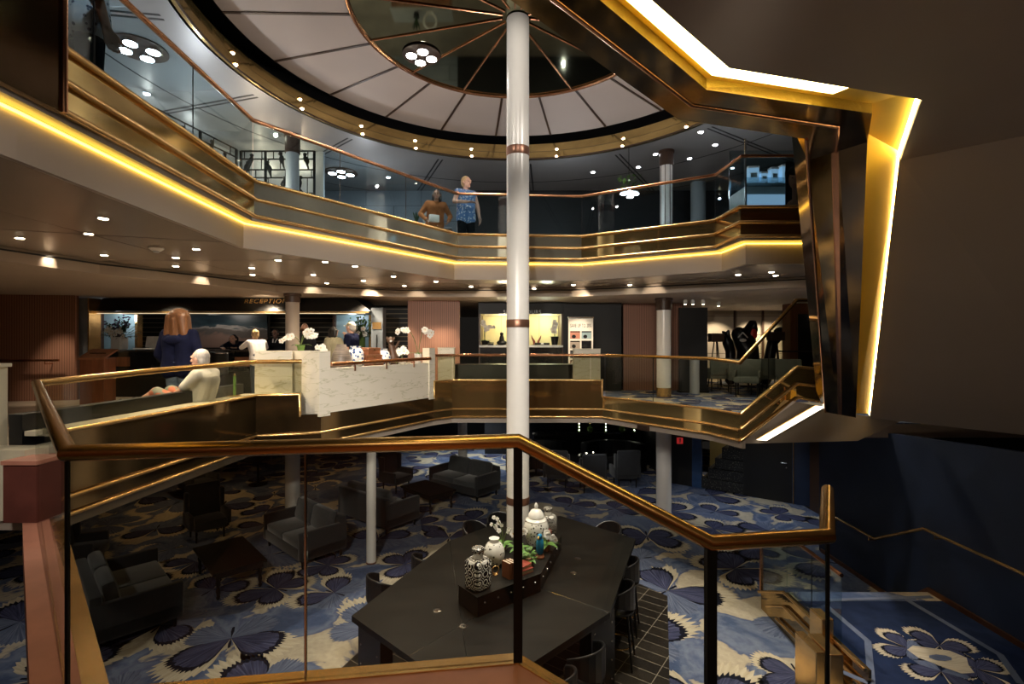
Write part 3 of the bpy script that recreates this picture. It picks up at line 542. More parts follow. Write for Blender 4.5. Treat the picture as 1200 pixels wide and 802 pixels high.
mb = MB(); mb.box((-3.66, 3.80, 3.2), (.27, .22, .03)); struct(mb.build('trim_pier_top', 'pink_stone'), 'pink stone top of the left pier', 'pier')
# ================================================================== BALUSTRADES
def balustrade(label, path, zb, gm, rr=.031, rm='rail_gold', posts=(), seams=None, split=None, pm='dark_bronze', pw=.02, gt=.012, group=None, skip=(), thin=()):
    T = thing('glass_balustrade', label, 'balustrade', (path[0][0], path[0][1], zb[0]), 0, group)
    MB().tube(path, rr, 16).build('handrail', rm, T, True, True)
    for i in range(len(path)-1):
        if i in skip: continue
        a, c = Vector(path[i]), Vector(path[i+1]); n = (split or {}).get(i, 1)
        for k in range(n):
            t0, t1 = k/n+.004, (k+1)/n-.004; p, q = a.lerp(c, t0), a.lerp(c, t1); z0 = zb[i]+(zb[i+1]-zb[i])*t0; z1 = zb[i]+(zb[i+1]-zb[i])*t1
            mb = MB(); w = (q-p).xy.normalized(); w = Vector((-w.y, w.x, 0))*gt/2
            A = [Vector((p.x, p.y, z0)), Vector((q.x, q.y, z1)), Vector((q.x, q.y, q.z-rr*.6)), Vector((p.x, p.y, p.z-rr*.6))]
            mb.raw([v-w for v in A]+[v+w for v in A], [[0, 1, 2, 3], [7, 6, 5, 4], [0, 4, 5, 1], [1, 5, 6, 2], [2, 6, 7, 3], [3, 7, 4, 0]])
            mb.build('glass_panel', gm, T, False, True)
            if k and seams:
                s = a.lerp(c, k/n); MB().tube([(s.x, s.y, zb[i]+(zb[i+1]-zb[i])*k/n), (s.x, s.y, s.z-rr)], .006, 6).build('seam_post', seams, T, False, True)
    for i in posts:
        p = path[i]; MB().box((p[0], p[1], (zb[i]+p[2])/2), (pw*2, pw*2, p[2]-zb[i])).build('post', pm, T, False, True)
    for i in thin: p = path[i]; MB().box((p[0], p[1], (zb[i]+p[2])/2), (.012, .012, p[2]-zb[i])).build('edge_post', pm, T, False, True)
    return T
# near one around the camera landing
nr = [(-3.7, 3.87, 3.78), (R4[0], R4[1], 3.68), (R3[0], R3[1], 3.68), (R2[0], R2[1], 3.30), (R1[0], R1[1], 3.30), (R0[0], R0[1], 3.30)]
balustrade('thick golden handrail with clear glass panels across the front of the view', nr, [2.75, 2.75, 2.75, 2.37, 2.37, 2.37], 'near_glass', .031, 'rail_gold', (2, 3), 'chrome', {1: 2}, 'black_metal', .019, thin=(1, 4))
balustrade('glass balustrade of the left platform in front of the seated man', [(-3.7, 3.87, 3.78), (-3.62, 5.2, 3.81), (-3.5, 6.8, 3.83), (-2.93, 6.93, 3.83)], [3.37]*4, 'smoked_glass', .030, 'rail_gold', (), 'black_metal', {0: 1, 1: 1, 2: 1})
mb = MB()
balustrade('glass balustrade with bronze handrail in front of the tours desk', [(-1.43, 9.22, 3.85), (-1.14, 9.47, 3.85), (1.5, 9.47, 3.85), (1.75, 9.4, 3.85)], [3.37]*4, 'smoked_glass', .026, 'copper', (), 'black_metal', {1: 2})
balustrade('glass balustrade of the right gallery rising along the stair', [(1.76, 9.38, 3.85), (3.1, 7.75, 3.84), (3.3, 7.2, 3.80), (4.23, 7.4, 4.72), (4.75, 7.55, 4.74)], [3.06, 3.06, 3.06, 3.73, 3.68], 'smoked_glass', .028, 'rail_gold', (), 'black_metal', {0: 2, 2: 2})
ur = [(-2.97, 2.4, 6.77), (-3.12, 5.98, 6.77), (-.99, 8.95, 6.77), (1.28, 9.12, 6.77), (3.25, 7.94, 6.77), (3.29, 7.14, 6.77), (4.6, 7.12, 6.77)]
balustrade('glass balustrade with copper handrail along the left side of the upper gallery', ur[:3], [6.03]*3, 'blue_glass', .026, 'copper', (), 'black_metal', {0: 3, 1: 3})
balustrade('glass balustrade of the upper gallery behind the white column', ur[2:5], [6.03]*3, 'blue_glass', .024, 'copper', (), 'chrome', {0: 1, 1: 1})
balustrade('glass balustrade of the upper gallery in front of the glass kiosk', ur[4:], [6.03]*3, 'blue_glass', .024, 'copper', (), 'chrome')
# low landing balustrade
T = balustrade('short glass balustrade with copper post on the low landing', [(3.84, 7.66, 1.06), (3.84, 6.95, 1.40), (3.81, 5.75, 1.40)], [.26, .60, .60], 'blue_glass', .024, 'copper', (0,), 'black_metal', {0: 1, 1: 2}, 'copper', .02)
# wall handrail on the navy wall
T = thing('wall_handrail', 'brass handrail fixed to the navy stair wall', 'handrail', (5.97, 9.6, .87))
pth = [(5.95, 9.6, .87), (5.95, 8.16, .87), (5.95, 7.19, 1.40), (5.95, 3.4, 1.40)]
MB().tube(pth, .022, 10).build('rail', 'brass', T, True, True)
for y, z in ((9.2, .87), (8.3, .87), (7.0, 1.4), (5.6, 1.4), (4.2, 1.4)): MB().tube([(5.95, y, z-.02), (5.95, y, z-.07), (6.05, y, z-.07)], .009, 6).build('bracket', 'brass', T, True, True)
T = thing('wall_handrail', 'copper handrail fixed to the ribbed wood wall at the far left', 'handrail', (-12.6, 10.5, 3.7))
MB().tube([(-12.6, 10.48, 3.70), (-9.92, 10.89, 3.70)], .025, 10).build('rail', 'copper', T, True, True)
for t in (.1, .5, .9): MB().tube([(-12.6+2.68*t, 10.48+.41*t, 3.68), (-12.6+2.68*t, 10.48+.41*t, 3.62), (-12.6+2.68*t, 10.66+.41*t, 3.62)], .01, 6).build('bracket', 'copper', T, True, True)
T = thing('glass_post', 'cream stone post at the left edge of the view', 'post', (-4.24, 4.05, 2.8)); MB().box((0, 0, .55), (.16, .12, 1.10), bev=.01).build('shaft', 'cream_stone', T); MB().box((0, 0, 1.11), (.19, .15, .03)).build('cap', 'cream_stone', T)
# ================================================================== COLUMNS
def column(label, x, y, z0, z1, r, m='white_paint', bands=(), capital=None, base=None, panel=False, bm='copper_band'):
    T = thing('column', label, 'column', (x, y, z0))
    MB().tube([(0, 0, 0), (0, 0, z1-z0)], r, 40).build('shaft', m, T, True)
    for (a, c) in bands: MB().lathe([(r+.004, a-z0), (r+.006, a-z0+.005), (r+.006, c-z0-.005), (r+.004, c-z0)], n=40).build('band', bm, T, True)
    if capital: MB().lathe([(r+.003, capital-z0), (r+.02, capital-z0+.005), (r+.02, z1-z0-.06), (r+.04, z1-z0-.05), (r+.04, z1-z0-.001)], n=32).build('capital', 'umber', T, True)
    if base: MB().lathe([(r+.006, 0.001), (r+.006, base)], n=32).build('base_sleeve', 'brass', T, True)
    if panel:
        for k in range(8):
            a = 2*PI*k/8+.3; MB().box((r*math.cos(a), r*math.sin(a), (capital-z0)/2), (.012, .012, capital-z0), Matrix.Rotation(a, 3, 'Z')).build('joint_strip', 'umber', T)
    return T
column('tall white central column with brown bands standing through the big table', .09, 7.6, 0, 9.03, .172, 'white_paint', [(6.93, 7.06), (4.32, 4.44), (1.64, 1.75)])
column('beige column in front of the reception desk', -4.72, 10.7, 2.8, 5.14, .14, 'taupe', [], 4.95)
column('pale column with bronze foot behind the right gallery glass', 3.6, 11.8, 2.8, 5.14, .165, 'white_paint', [], 4.85, .22)
column('white column standing on the lower lounge carpet at the right', 3.6, 11.8, 0, 2.56, .175, 'white_paint')
column('thin white pole in the middle of the lounge carpet', -2.61, 9.23, 0, 2.56, .088, 'white_paint', [(0.002, .03)])
column('cream column half hidden behind the left lounge seats', -4.72, 10.7, 0, 2.56, .15, 'white_paint')
column('slim pale column behind the corner sofa', -1.52, 15.3, 0, 2.56, .14, 'white_paint')
column('grey column in front of the bird screen on the upper gallery', -4.72, 10.7, 5.6, 8.55, .135, 'grey_paint', [], 8.15)
column('pale panelled column on the right of the upper gallery', 3.6, 11.6, 5.6, 8.55, .14, 'white_paint', [], 8.2, panel=True)
column('dim grey column far back on the upper gallery', 5.2, 13.9, 5.6, 8.55, .2, 'grey_paint')
column('grey square pier behind the right gallery glass', 4.62, 12.6, 2.8, 3.65, .12, 'grey_paint')
# ================================================================== MARBLE PLANTER
T = thing('marble_planter', 'white veined marble planter wall carrying jars and orchids', 'planter', (-2.71, 7.06, 2.8))
f0, f1 = Vector((-2.71, 7.03)), Vector((-1.45, 9.17)); u = (f1-f0).normalized(); nn = Vector((-u.y, u.x))
def slab(mb, t0, t1, w0, w1, z0, z1):
    L = (f1-f0).length; a = f0+u*(t0*L); c = f0+u*(t1*L); mb.prism([a+nn*w0, c+nn*w0, c+nn*w1, a+nn*w1], z0, z1)
mb = MB(); slab(mb, .07, .955, .02, .10, 3.05, 3.72); mb.build('front_panel', 'marble', T, False, True)
mb = MB(); slab(mb, .07, .955, .45, .53, 3.05, 3.72); mb.build('rear_panel', 'marble', T, False, True)
mb = MB(); slab(mb, .07, .955, .08, .47, 3.05, 3.66); mb.build('planter_bed', 'taupe', T, False, True)
mb = MB(); slab(mb, -.005, .07, .0, .62, 3.04, 3.97); mb.build('end_pier', 'marble', T, False, True)
mb = MB(); slab(mb, .955, 1.02, .0, .16, 3.05, 3.99); mb.build('end_pier', 'marble', T, False, True)
L = (f1-f0).length; pa = f0+u*(.07*L)-nn*.02; pc = f0+u*(.955*L)-nn*.02
MB().tube([(pa.x, pa.y, 3.78), (pc.x, pc.y, 3.80)], .03, 12).build('handrail', 'copper', T, True, True)
for t in (.2, .5, .8): p = pa.lerp(pc, t); MB().tube([(p.x, p.y, 3.66), (p.x, p.y, 3.78)], .012, 6).build('rail_support', 'copper', T, True, True)
T = thing('marble_pier', 'pale marble pier behind the glass left of the planter wall', 'pier', (-3.35, 7.25, 2.8))
mb = MB(); mb.prism([(-3.62, 7.0), (-3.15, 7.12), (-3.30, 7.55), (-3.75, 7.4)], 2.8, 3.97); mb.build('shaft', 'marble', T, False, True)
T = thing('marble_pier', 'pale marble pier behind the glass right of the white column', 'pier', (1.46, 9.75, 2.8))
MB().box((0, 0, .58), (.52, .16, 1.16), bev=.005).build('shaft', 'marble', T); MB().box((0, 0, 1.165), (.53, .17, .012)).build('cap', 'cream_stone', T)
T = thing('marble_pier', 'narrow pale marble pier right of the planter behind the glass', 'pier', (-1.28, 9.72, 2.8))
MB().box((0, 0, .59), (.32, .14, 1.18), bev=.005).build('shaft', 'marble', T); MB().box((0, 0, 1.185), (.33, .15, .012)).build('cap', 'cream_stone', T)
# ================================================================== DOWNLIGHTS
def downlight(px, py, z, r, group, label, em, proto={}):
    p = Z(px, py, z); k = (group)
    if k not in proto:
        T = thing('downlight', label, 'downlight', p, 0, group)
        MB().lathe([(r*1.0, 0), (r*1.35, -.006), (r*1.35, -.001)], n=16).build('trim_ring', 'chrome', T, True)
        MB().lathe([(r, -.008), (r, -.003)], n=16).build('lens', em, T); proto[k] = T; return T
    return dup(proto[k], p)
rec = [(23, 279), (104, 274), (122, 299), (121, 256), (230, 292), (206, 302), (206, 312), (326, 305), (295, 314), (296, 322), (381, 307), (367, 322), (383, 332), (416, 312), (461, 324), (511, 330), (552, 336), (474, 335), (438, 338), (426, 329), (626, 338), (672, 334), (682, 338), (738, 334), (865, 322), (904, 319), (909, 323)]
for x, y in rec:
    downlight(x, y, 5.335, .042, 'recessed downlights in the reception ceiling', 'small round recessed downlight in the beige reception ceiling', 'lamp_warm')
upl = [(322, 158), (172, 110), (455, 208), (588, 219), (661, 222), (768, 181), (821, 155), (838, 170), (808, 186), (695, 202), (497, 228), (640, 232), (858, 197), (748, 196)]
for x, y in upl:
    if Z(x, y, 8.54).y < 14: downlight(x, y, 8.545, .05, 'downlights of the upper gallery ceiling', 'small round downlight in the grey upper gallery ceiling', 'lamp_cool')
for i, a in enumerate([-128, -105, -84, -64, -46, -30, -13, 13, 33, 52, 72]):
    b = math.radians(90-a); r = 4.50
    for r, z, tier in ((4.53, 8.60, 'lower'), (4.585, 8.79, 'upper')):
        loc = (CX+r*math.cos(b), CY+r*math.sin(b), z)
        if i == 0 and tier == 'lower':
            T0 = thing('ring_spotlight', 'tiny spotlight set in the gold ceiling ring', 'spotlight', loc, 0, 'spotlights around the ceiling ring'); MB().lathe([(.03, -.02), (.042, -.012), (.042, .012)], n=12).build('housing', 'brass', T0, True); MB().ell((0, 0, -.02), .03).build('bulb', 'lamp_warm', T0, True)
        else: dup(T0, loc)
def cluster(label, cx, cy, z, r, dr, em, n=4, ph=.3, name='lamp_cluster'):
    T = thing(name, label, 'ceiling lamp', (cx, cy, z))
    MB().lathe([(dr*1.9, -.012), (dr*1.9, 0)], n=24).build('mounting_plate', 'umber', T, True)
    for k in range(n):
        a = 2*PI*k/n+ph; c = (dr*math.cos(a), dr*math.sin(a), 0)
        MB().lathe([(r*1.1, -.05), (r*1.1, -.013)], c, 20).build('lamp_ring', 'chrome', T, True); MB().lathe([(r, -.056), (r, -.051)], c, 20).build('lamp_disc', em, T)
p = Z(494, 65, 9.02); cluster('cluster of four bright round lamps on the dark dome disc', p.x, p.y, 9.03, .085, .17, 'lamp_dome')
p = Z(163, 58, 8.53); cluster('cluster of four round lamps on the ceiling near the man at the top left', p.x, p.y, 8.545, .09, .20, 'lamp_cool', ph=.1)
p = Z(400, 203, 8.53); cluster('cluster of four round lamps on the upper ceiling right of the bird screen', p.x, min(p.y, 13.8), 8.545, .10, .22, 'lamp_cool')
T = thing('pendant_lamp', 'hanging lamp of four white discs with a green plant on the upper gallery', 'pendant lamp', (X(737, 11.3), 11.3, ZZ(233, 11.3)))
MB().tube([(0, 0, .2), (0, 0, 8.55-ZZ(233, 11.3))], .008, 6).build('cord', 'black_metal', T)
MB().lathe([(.02, .1), (.22, .12), (.24, .2), (.02, .2)], n=20).build('canopy_tray', 'black_metal', T, True)
for k, (dx, dy) in enumerate(((-.14, -.1), (.13, -.08), (-.02, -.2), (.06, .14))): MB().lathe([(.075, .07), (.075, .09)], (dx, dy, 0), 16).build('lamp_disc', 'lamp_cool', T)
mb = MB(); rr = random.Random(3)
for k in range(60):
    a = rr.uniform(0, 2*PI); r = rr.uniform(.05, .25); z = .2+rr.uniform(0, .28); c = Vector((r*math.cos(a), r*math.sin(a), z)); d = Vector((math.cos(a), math.sin(a), .5))*.08; s = Vector((-math.sin(a), math.cos(a), 0))*.025; mb.face([c, c+d*.5+s, c+d, c+d*.5-s])
mb.build('plant_leaves', 'leaf', T)
# spotlight on upper ceiling, bulbs, vents, sprinklers
T = thing('ceiling_spotlight', 'small square spotlight above the bird screen', 'spotlight', Z(323, 157, 8.53)); MB().box((0, 0, 0), (.16, .16, .04)).build('housing', 'chrome', T); MB().ell((0, 0, -.03), .04).build('bulb', 'lamp_warm', T, True)
a = Z(115, 40, 8.54); T = thing('ceiling_projector', 'pale grey box unit on the ceiling beside the man at the top left', 'ceiling unit', (-5.2, 6.2, 8.45)); MB().box((0, 0, 0), (.6, .35, .14), bev=.03).build('housing', 'grey_paint', T); MB().ell((.1, -.18, 0), .02).build('status_light', 'vitrine_light', T, True)
T = thing('smoke_detector', 'small round detector on the beige reception ceiling', 'detector', Z(183, 290, 5.335)); MB().lathe([(.05, -.05), (.09, -.02), (.09, 0)], n=16).build('housing', 'white_plastic', T, True); MB().lathe([(.03, -.07), (.04, -.05)], n=12).build('sensor', 'grey_paint', T, True)
# ================================================================== LOUNGE FURNITURE
def sofa(label, x, y, rz, W=1.65, D=.92, pillows=2, cush='grey_velvet', backlow=False):
    T = thing('sofa', label, 'sofa', (x, y, .008), rz)
    MB().box((0, 0, .24), (W, D-.02, .2), bev=.02).build('base_frame', 'black_velvet', T, True)
    for sx in (-1, 1): MB().box((sx*(W/2-.05), 0, .40), (.10, D, .50), bev=.025).build('armrest', 'black_velvet', T, True)
    MB().box((0, -D/2+.07, .45), (W-.02, .14, .62), bev=.03).build('backrest', 'black_velvet', T, True)
    n = 2
    for k in range(n):
        cx = (-.5+k)*(W-.22)/2
        MB().box((cx, .08, .40), ((W-.24)/2, D-.2, .15), bev=.045).build('seat_cushion', cush, T, True)
    for k in range(pillows):
        cx = (-.5+k)*(W-.24)/2; mb = MB(); mb.box((0, 0, 0), ((W-.3)/2, .19, .44), bev=.075)
        R = Matrix.Rotation(.20, 3, 'X'); mb.v = [R @ v+Vector((cx, -D/2+.25, .66)) for v in mb.v]; mb.build('back_cushion', cush, T, True)
    for sx in (-1, 1):
        for sy in (-1, 1): MB().lathe([(.022, 0), (.03, .14)], (sx*(W/2-.09), sy*(D/2-.09), 0), 10).build('leg', 'black_metal', T, True)
    return T
sofa('dark velvet two seat sofa with two grey cushions at the lower left', -5.72, 7.40, -.77, 1.75, 1.05)
sofa('dark two seat sofa facing the low table between the pole and the left glass seam', -4.08, 9.77, 2.40)
sofa('dark sofa seen from behind just beside the thin white pole', -3.05, 11.35, -.66, 1.75, .95)
sofa('dark grey two seat sofa with loose cushions beyond the far coffee table', -1.30, 13.55, 2.48, 1.8, .95)
def coffee(label, x, y, rz, L=1.4, W=.8):
    T = thing('coffee_table', label, 'coffee table', (x, y, .008), rz)
    MB().box((0, 0, .435), (L, W, .045), bev=.008).build('table_top', 'table_black', T); MB().box((0, 0, .375), (L-.1, W-.1, .08)).build('apron', 'black_metal', T)
    for sx in (-1, 1):
        for sy in (-1, 1): MB().lathe([(.02, 0), (.03, .04), (.02, .07), (.035, .14), (.022, .2), (.038, .27), (.025, .33), (.035, .37)], (sx*(L/2-.09), sy*(W/2-.09), 0), 10).build('turned_leg', 'black_metal', T, True)
    return T
coffee('low black coffee table between the two nearer dark sofas', -4.86, 8.55, -.81); coffee('low black coffee table in front of the far grey sofa', -2.1, 12.42, -.78, 1.25, .8)
def armchair(label, x, y, rz, proto=[]):
    if proto: return dup(proto[0], (x, y, .008), rz, label)
    T = thing('armchair', label, 'armchair', (x, y, .008), rz)
    MB().box((0, .04, .33), (.60, .58, .20), bev=.05).build('seat', 'black_velvet', T, True)
    mb = MB(); mb.box((0, 0, 0), (.66, .13, .72), bev=.05); R = Matrix.Rotation(.16, 3, 'X'); mb.v = [R @ v+Vector((0, -.30, .72)) for v in mb.v]; mb.build('backrest', 'black_velvet', T, True)
    for s in (-1, 1):
        mb = MB(); mb.box((s*.34, .0, .42), (.09, .58, .30), bev=.035); mb.box((s*.33, -.22, .72), (.08, .18, .46), bev=.035); mb.build('armrest_wing', 'black_velvet', T, True)
        for q in (-1, 1): MB().lathe([(.014, 0), (.024, .24)], (s*.25, q*.23, 0), 8).build('leg', 'black_metal', T, True)
    proto.append(T); return T
armchair('dark wing armchair left of the low table behind the left glass', -6.4, 10.45, -2.35); armchair('dark armchair left of the far coffee table', -3.2, 13.75, -2.1)
armchair('dark armchair at the very left behind the near glass post', -7.7, 8.9, -1.2)
armchair('navy black armchair seen from behind left of the white lower column', 3.22, 14.2, .1); armchair('dark armchair behind the handrail in the dim lower bar', 1.3, 14.2, -.2); armchair('dark armchair second from the right before the dim lower bar', 2.18, 13.72, .1)
armchair('dark armchair far behind the cream column on the lower deck', -8.3, 13.2, -2.0)
def curved(label, x, y, rz):
    T = thing('curved_sofa', label, 'sofa', (x, y, .008), rz); mb = MB(); m2 = MB()
    A = [(1.1*math.cos(t), 1.1*math.sin(t)) for t in [math.radians(20+14*k) for k in range(11)]]
    mb.wall(A, .0, .85, .2); mb.build('backrest', 'black_leather', T); m2.wall(A, .0, .42, .65); m2.build('seat', 'black_leather', T); return T
curved('black curved banquette at the back of the dim lower bar', .9, 15.6, .3); curved('black curved banquette right of the bar bottles', 3.2, 15.5, -.1)
def bistro(label, x, y):
    T = thing('round_table', label, 'table', (x, y, .008)); MB().lathe([(.25, 0), (.25, .02), (.03, .04), (.03, .68), (.36, .70), (.36, .73)], n=24).build('pedestal_top', 'table_black', T, True); MB().lathe([(.34, .731), (.34, .735)], n=24).build('glass_top', 'screen', T)
    return T
bistro('small round glass topped table between the bar armchairs', 2.3, 14.75); bistro('small round table with a drink behind the golden handrail', .75, 15.4); bistro('dark bar table far back under the left platform', -7.3, 14.3)
T = thing('tumbler', 'small glass with a lime drink on the far round table', 'glass', (.75, 15.3, .744)); MB().lathe([(.03, 0), (.04, .12)], n=10).build('bowl', 'gem_light', T); MB().lathe([(.041, .1), (.042, .125)], n=10).build('rim', 'chrome', T)
for x, y in ((2.2, 14.7), (2.42, 14.82)):
    T = thing('tea_light', 'tiny glowing candle glass on the dim bar table', 'candle', (x, y, .744), 0, 'tea lights on the bar table'); MB().lathe([(.025, 0), (.03, .06)], n=8).build('holder', 'brass', T); MB().lathe([(.018, .06), (.014, .075)], n=8).build('flame', 'gem_light', T)
T = thing('bar_counter', 'long dark bar counter at the back of the lower deck', 'counter', (2.5, 17.2, 0)); MB().box((0, 0, .48), (3.5, .5, .95)).build('body', 'black_metal', T); MB().box((0, 0, .985), (3.6, .6, .06)).build('counter_top', 'black_stone', T)
B0 = None
for px, py, w in ((678, 497, 0), (691, 501, 1), (709, 506, 0), (728, 508, 1), (742, 503, 0)):
    x = X(px, 17.1); lab = {0: 'slim bottle sparkling with light on the dark bar counter', 1: 'rounded glowing decanter on the dark bar counter'}[w]
    T = thing('bottle', lab, 'bottle', (x, 17.0, 1.017), 0, ['slim bar bottles', 'round bar decanters'][w])
    MB().lathe([(.05, 0), (.05, .2), (.018, .27), (.018, .34)] if not w else [(.05, 0), (.11, .08), (.10, .16), (.02, .22), (.02, .30)], n=12).build('glass_body', 'green_glass', T, True)
    for k in range(3 if not w else 1): MB().ell((0, -.06, .08+.11*k), .016 if not w else .03, n=8, m=6).build('light_glint', 'gem_light', T, True)  # emissive beads put in as the glints on the bottles
    MB().lathe([(.02, .34 if not w else .30), (.02, .37 if not w else .33)], n=8).build('stopper', 'brass', T)
# ================================================================== BIG TABLE
TP = [(-1.785, 5.54), (-.33, 4.22), (1.106, 5.61), (1.91, 7.7), (.85, 8.72), (-.19, 8.43), (-.955, 7.63)]
T = thing('communal_table', 'huge black many sided table around the white column', 'table', (.1, 6.6, .012))
mb = MB(); mb.prism(TP, .985, 1.05); mb.build('table_top', 'table_black', T, False, True)
cen = Vector((.1, 6.6)); ins = [cen+(Vector(p)-cen)*.95 for p in TP]
mb = MB(); mb.wall(list(reversed([tuple(p) for p in ins]))+[tuple(ins[-1])], .90, .984, -.02); mb.build('apron', 'plinth_black', T, False, True)
mb = MB()
for a, c in (((-.955, 7.63), (-.33, 4.22)), ((1.106, 5.61), (.35, 6.15)), ((-1.0, 4.83), (-.42, 5.5)), ((.6, 7.4), (.85, 8.72))): mb.tube([(a[0], a[1], 1.0505), (c[0], c[1], 1.0505)], .003, 4)
mb.build('joint_line', 'chrome', T, False, True)
def leg(i, ang, w=.46, d=.16):
    p = cen+(Vector(TP[i])-cen)*.88; R = Matrix.Rotation(ang, 3, 'Z'); mb = MB(); mb.box((p.x, p.y, .497), (w, d, .97), R); L_ = mb.build('leg', 'plinth_black', T, False, True)
    mb = MB()
    for s in (-1, 1):
        for k in range(4):
            for e in (-1, 1): q = R @ Vector((s*(w/2-.06), e*d/2, 0)); mb.ell((p.x+q.x, p.y+q.y, .18+.22*k), .012, n=8, m=6)
    mb.build('stud', 'chrome', L_, True, True)
for i, a in ((0, -.75), (1, 0), (2, .78), (3, 1.2), (5, .2), (6, -1.0)): leg(i, a)
for x, y in ((512, 716), (543, 734), (677, 655), (672, 672)):
    p = Z(x, y, 1.05); mb = MB(); mb.lathe([(.045, 1.0502), (.045, 1.053), (.03, 1.055), (.028, 1.052)], (p.x, p.y, 0), 16); mb.build('cable_grommet', 'chrome', T, True, True)
mb = MB(); ft = [cen+(Vector(p)-cen)*.72 for p in TP]; mb.tube([(p.x, p.y, .3) for p in ft]+[(ft[0].x, ft[0].y, .3)], .016, 8); mb.build('foot_rail', 'brass', T, True, True)
PL = [(-.62, 5.79), (-.38, 5.5), (.35, 6.07), (.72, 7.27), (.62, 8.0), (.15, 8.1), (-.22, 7.35)]
T = thing('display_plinth', 'long black studded plinth on the big table around the white column', 'plinth', (.05, 6.8, 1.05))
mb = MB(); mb.prism(PL, 1.052, 1.27); mb.build('body', 'plinth_black', T, False, True); mb = MB(); mb.prism([Vector((.05, 6.8))+(Vector(p)-Vector((.05, 6.8)))*1.012 for p in PL], 1.27, 1.28); mb.build('top_plate', 'table_black', T, False, True)
mb = MB(); c2 = Vector((.05, 6.8))
for i, n in ((1, 5), (2, 6)):
    a, c = Vector(PL[i]), Vector(PL[i+1]); nn2 = Vector(((c-a).y, -(c-a).x)).normalized()
    for k in range(n): p = a.lerp(c, (k+.5)/n)+nn2*.004; mb.ell((p.x, p.y, 1.19), .013, n=8, m=6)
mb.build('stud', 'chrome', T, True, True)
# stools
def stool():
    T = thing('bar_stool', 'x', 'bar stool', (0, 0, .012))
    MB().lathe([(.02, .66), (.20, .665), (.215, .70), (.19, .735), (.02, .74)], n=20).build('seat', 'black_leather', T, True)
    mb = MB(); A = [(.235*math.sin(t), -.235*math.cos(t)+.02) for t in [math.radians(-95+19*k) for k in range(11)]]
    mb.wall(A, [.70+.10*abs(k-5)/5 for k in range(11)], [1.00-.10*(abs(k-5)/5)**2 for k in range(11)], .03); mb.build('backrest', 'black_leather', T, True)
    MB().tube([(p[0], p[1], 1.005-.10*(abs(k-5)/5)**2) for k, p in enumerate(offset(A, .015))], .014, 8).build('back_piping', 'black_leather', T, True)
    for sx in (-1, 1):
        for sy in (-1, 1): MB().tube([(sx*.13, sy*.13, .67), (sx*.19, sy*.19, .002)], [.018, .012], 8).build('leg', 'black_metal', T, True)
    MB().tube([(.175*math.cos(t), .175*math.sin(t)*1, .24) for t in [2*PI*k/16 for k in range(17)]], .009, 6).build('foot_ring', 'brass', T, True)
    return T
ST = stool(); STL = [(-1.72, 6.62, 'black bar stool at the left edge of the big table, nearest the table corner'), (-1.25, 7.25, 'black leather bar stool second from the corner along the left edge of the big table'), (-.62, 8.42, 'black leather bar stool at the far left of the big table, by the piped joint'), (-.22, 8.82, 'black bar stool half hidden behind the dark handrail post beyond the big table'),
   (1.62, 8.38, 'black leather bar stool behind the far right edge of the big table'), (1.60, 7.10, 'black leather bar stool on the right of the big table, the farther of the pair'), (1.36, 6.38, 'black leather bar stool on the right of the big table, the nearer of the pair'), (.74, 5.10, 'black leather bar stool tucked under the near right edge of the big table'), (.40, 4.70, 'black leather bar stool partly hidden behind the brass curb at the near right edge')]
for i, (x, y, lab) in enumerate(STL):
    rz = {0: -.9, 1: -.95, 2: -2.3, 3: -2.9, 4: 2.4, 5: 1.25, 6: 1.25, 7: .78, 8: .78}[i]
    if i == 0: ST.location = (x, y, .012); ST.rotation_euler = (0, 0, rz); ST['label'] = lab; ST['group'] = 'bar stools around the big table'
    else: dup(ST, (x, y, .012), rz, lab, 'bar stools around the big table')
# ================================================================== JARS AND FLOWERS
def jar(name, label, loc, prof, m, n=28, sq=0, rz=0, lid=None, knob=None, neck=None, rim=None, group=None):
    T = thing(name, label, 'jar', loc, rz, group); MB().lathe(prof, n=n, sq=sq).build('body', m, T, True)
    if neck: MB().lathe(neck, n=24).build('neck', 'porcelain', T, True)
    if lid: MB().lathe(lid, n=24).build('lid', m if not knob else 'porcelain', T, True)
    if knob: MB().lathe(knob, n=14).build('knob', 'porcelain', T, True)
    if rim: MB().lathe(rim, n=24).build('shoulder_band', 'porcelain', T, True)
    return T
jar('ginger_jar', 'square black and cream patterned jar at the near end of the plinth', (-.39, 5.72, 1.281), [(.10, 0), (.118, .02), (.120, .30), (.10, .325), (.07, .34)], 'arabesque', 40, .8, .8, [(.066, .40), (.072, .41), (.072, .45), (.05, .465), (.01, .468)], None, [(.06, .335), (.055, .40)], [(.121, .295), (.123, .30), (.11, .325), (.10, .327)])
jar('ginger_jar', 'square black and cream patterned jar at the far end of the plinth', (.53, 7.33, 1.281), [(.09, 0), (.105, .02), (.107, .25), (.09, .275), (.06, .285)], 'arabesque', 40, .8, .5, [(.060, .33), (.066, .34), (.066, .375), (.04, .385), (.01, .386)], None, [(.055, .28), (.05, .335)], [(.108, .245), (.11, .25), (.10, .272), (.09, .277)])
jar('pierced_jar', 'round cream pierced lantern jar with an open neck behind the square jar', (-.225, 6.30, 1.281), [(.07, 0), (.11, .03), (.135, .12), (.13, .20), (.09, .27), (.06, .29)], 'pierced_white', neck=[(.062, .285), (.055, .31), (.066, .335), (.05, .337)])
jar('ginger_jar', 'big white pierced ginger jar with domed lid beside the column', (.335, 6.92, 1.281), [(.09, 0), (.12, .03), (.17, .18), (.175, .27), (.14, .35), (.10, .38)], 'pierced_white', lid=[(.105, .38), (.115, .39), (.11, .42), (.07, .48), (.02, .50)], knob=[(.015, .495), (.022, .51), (.03, .54), (.016, .57), (.004, .585)], rim=[(.142, .345), (.148, .35), (.12, .375), (.10, .382)])
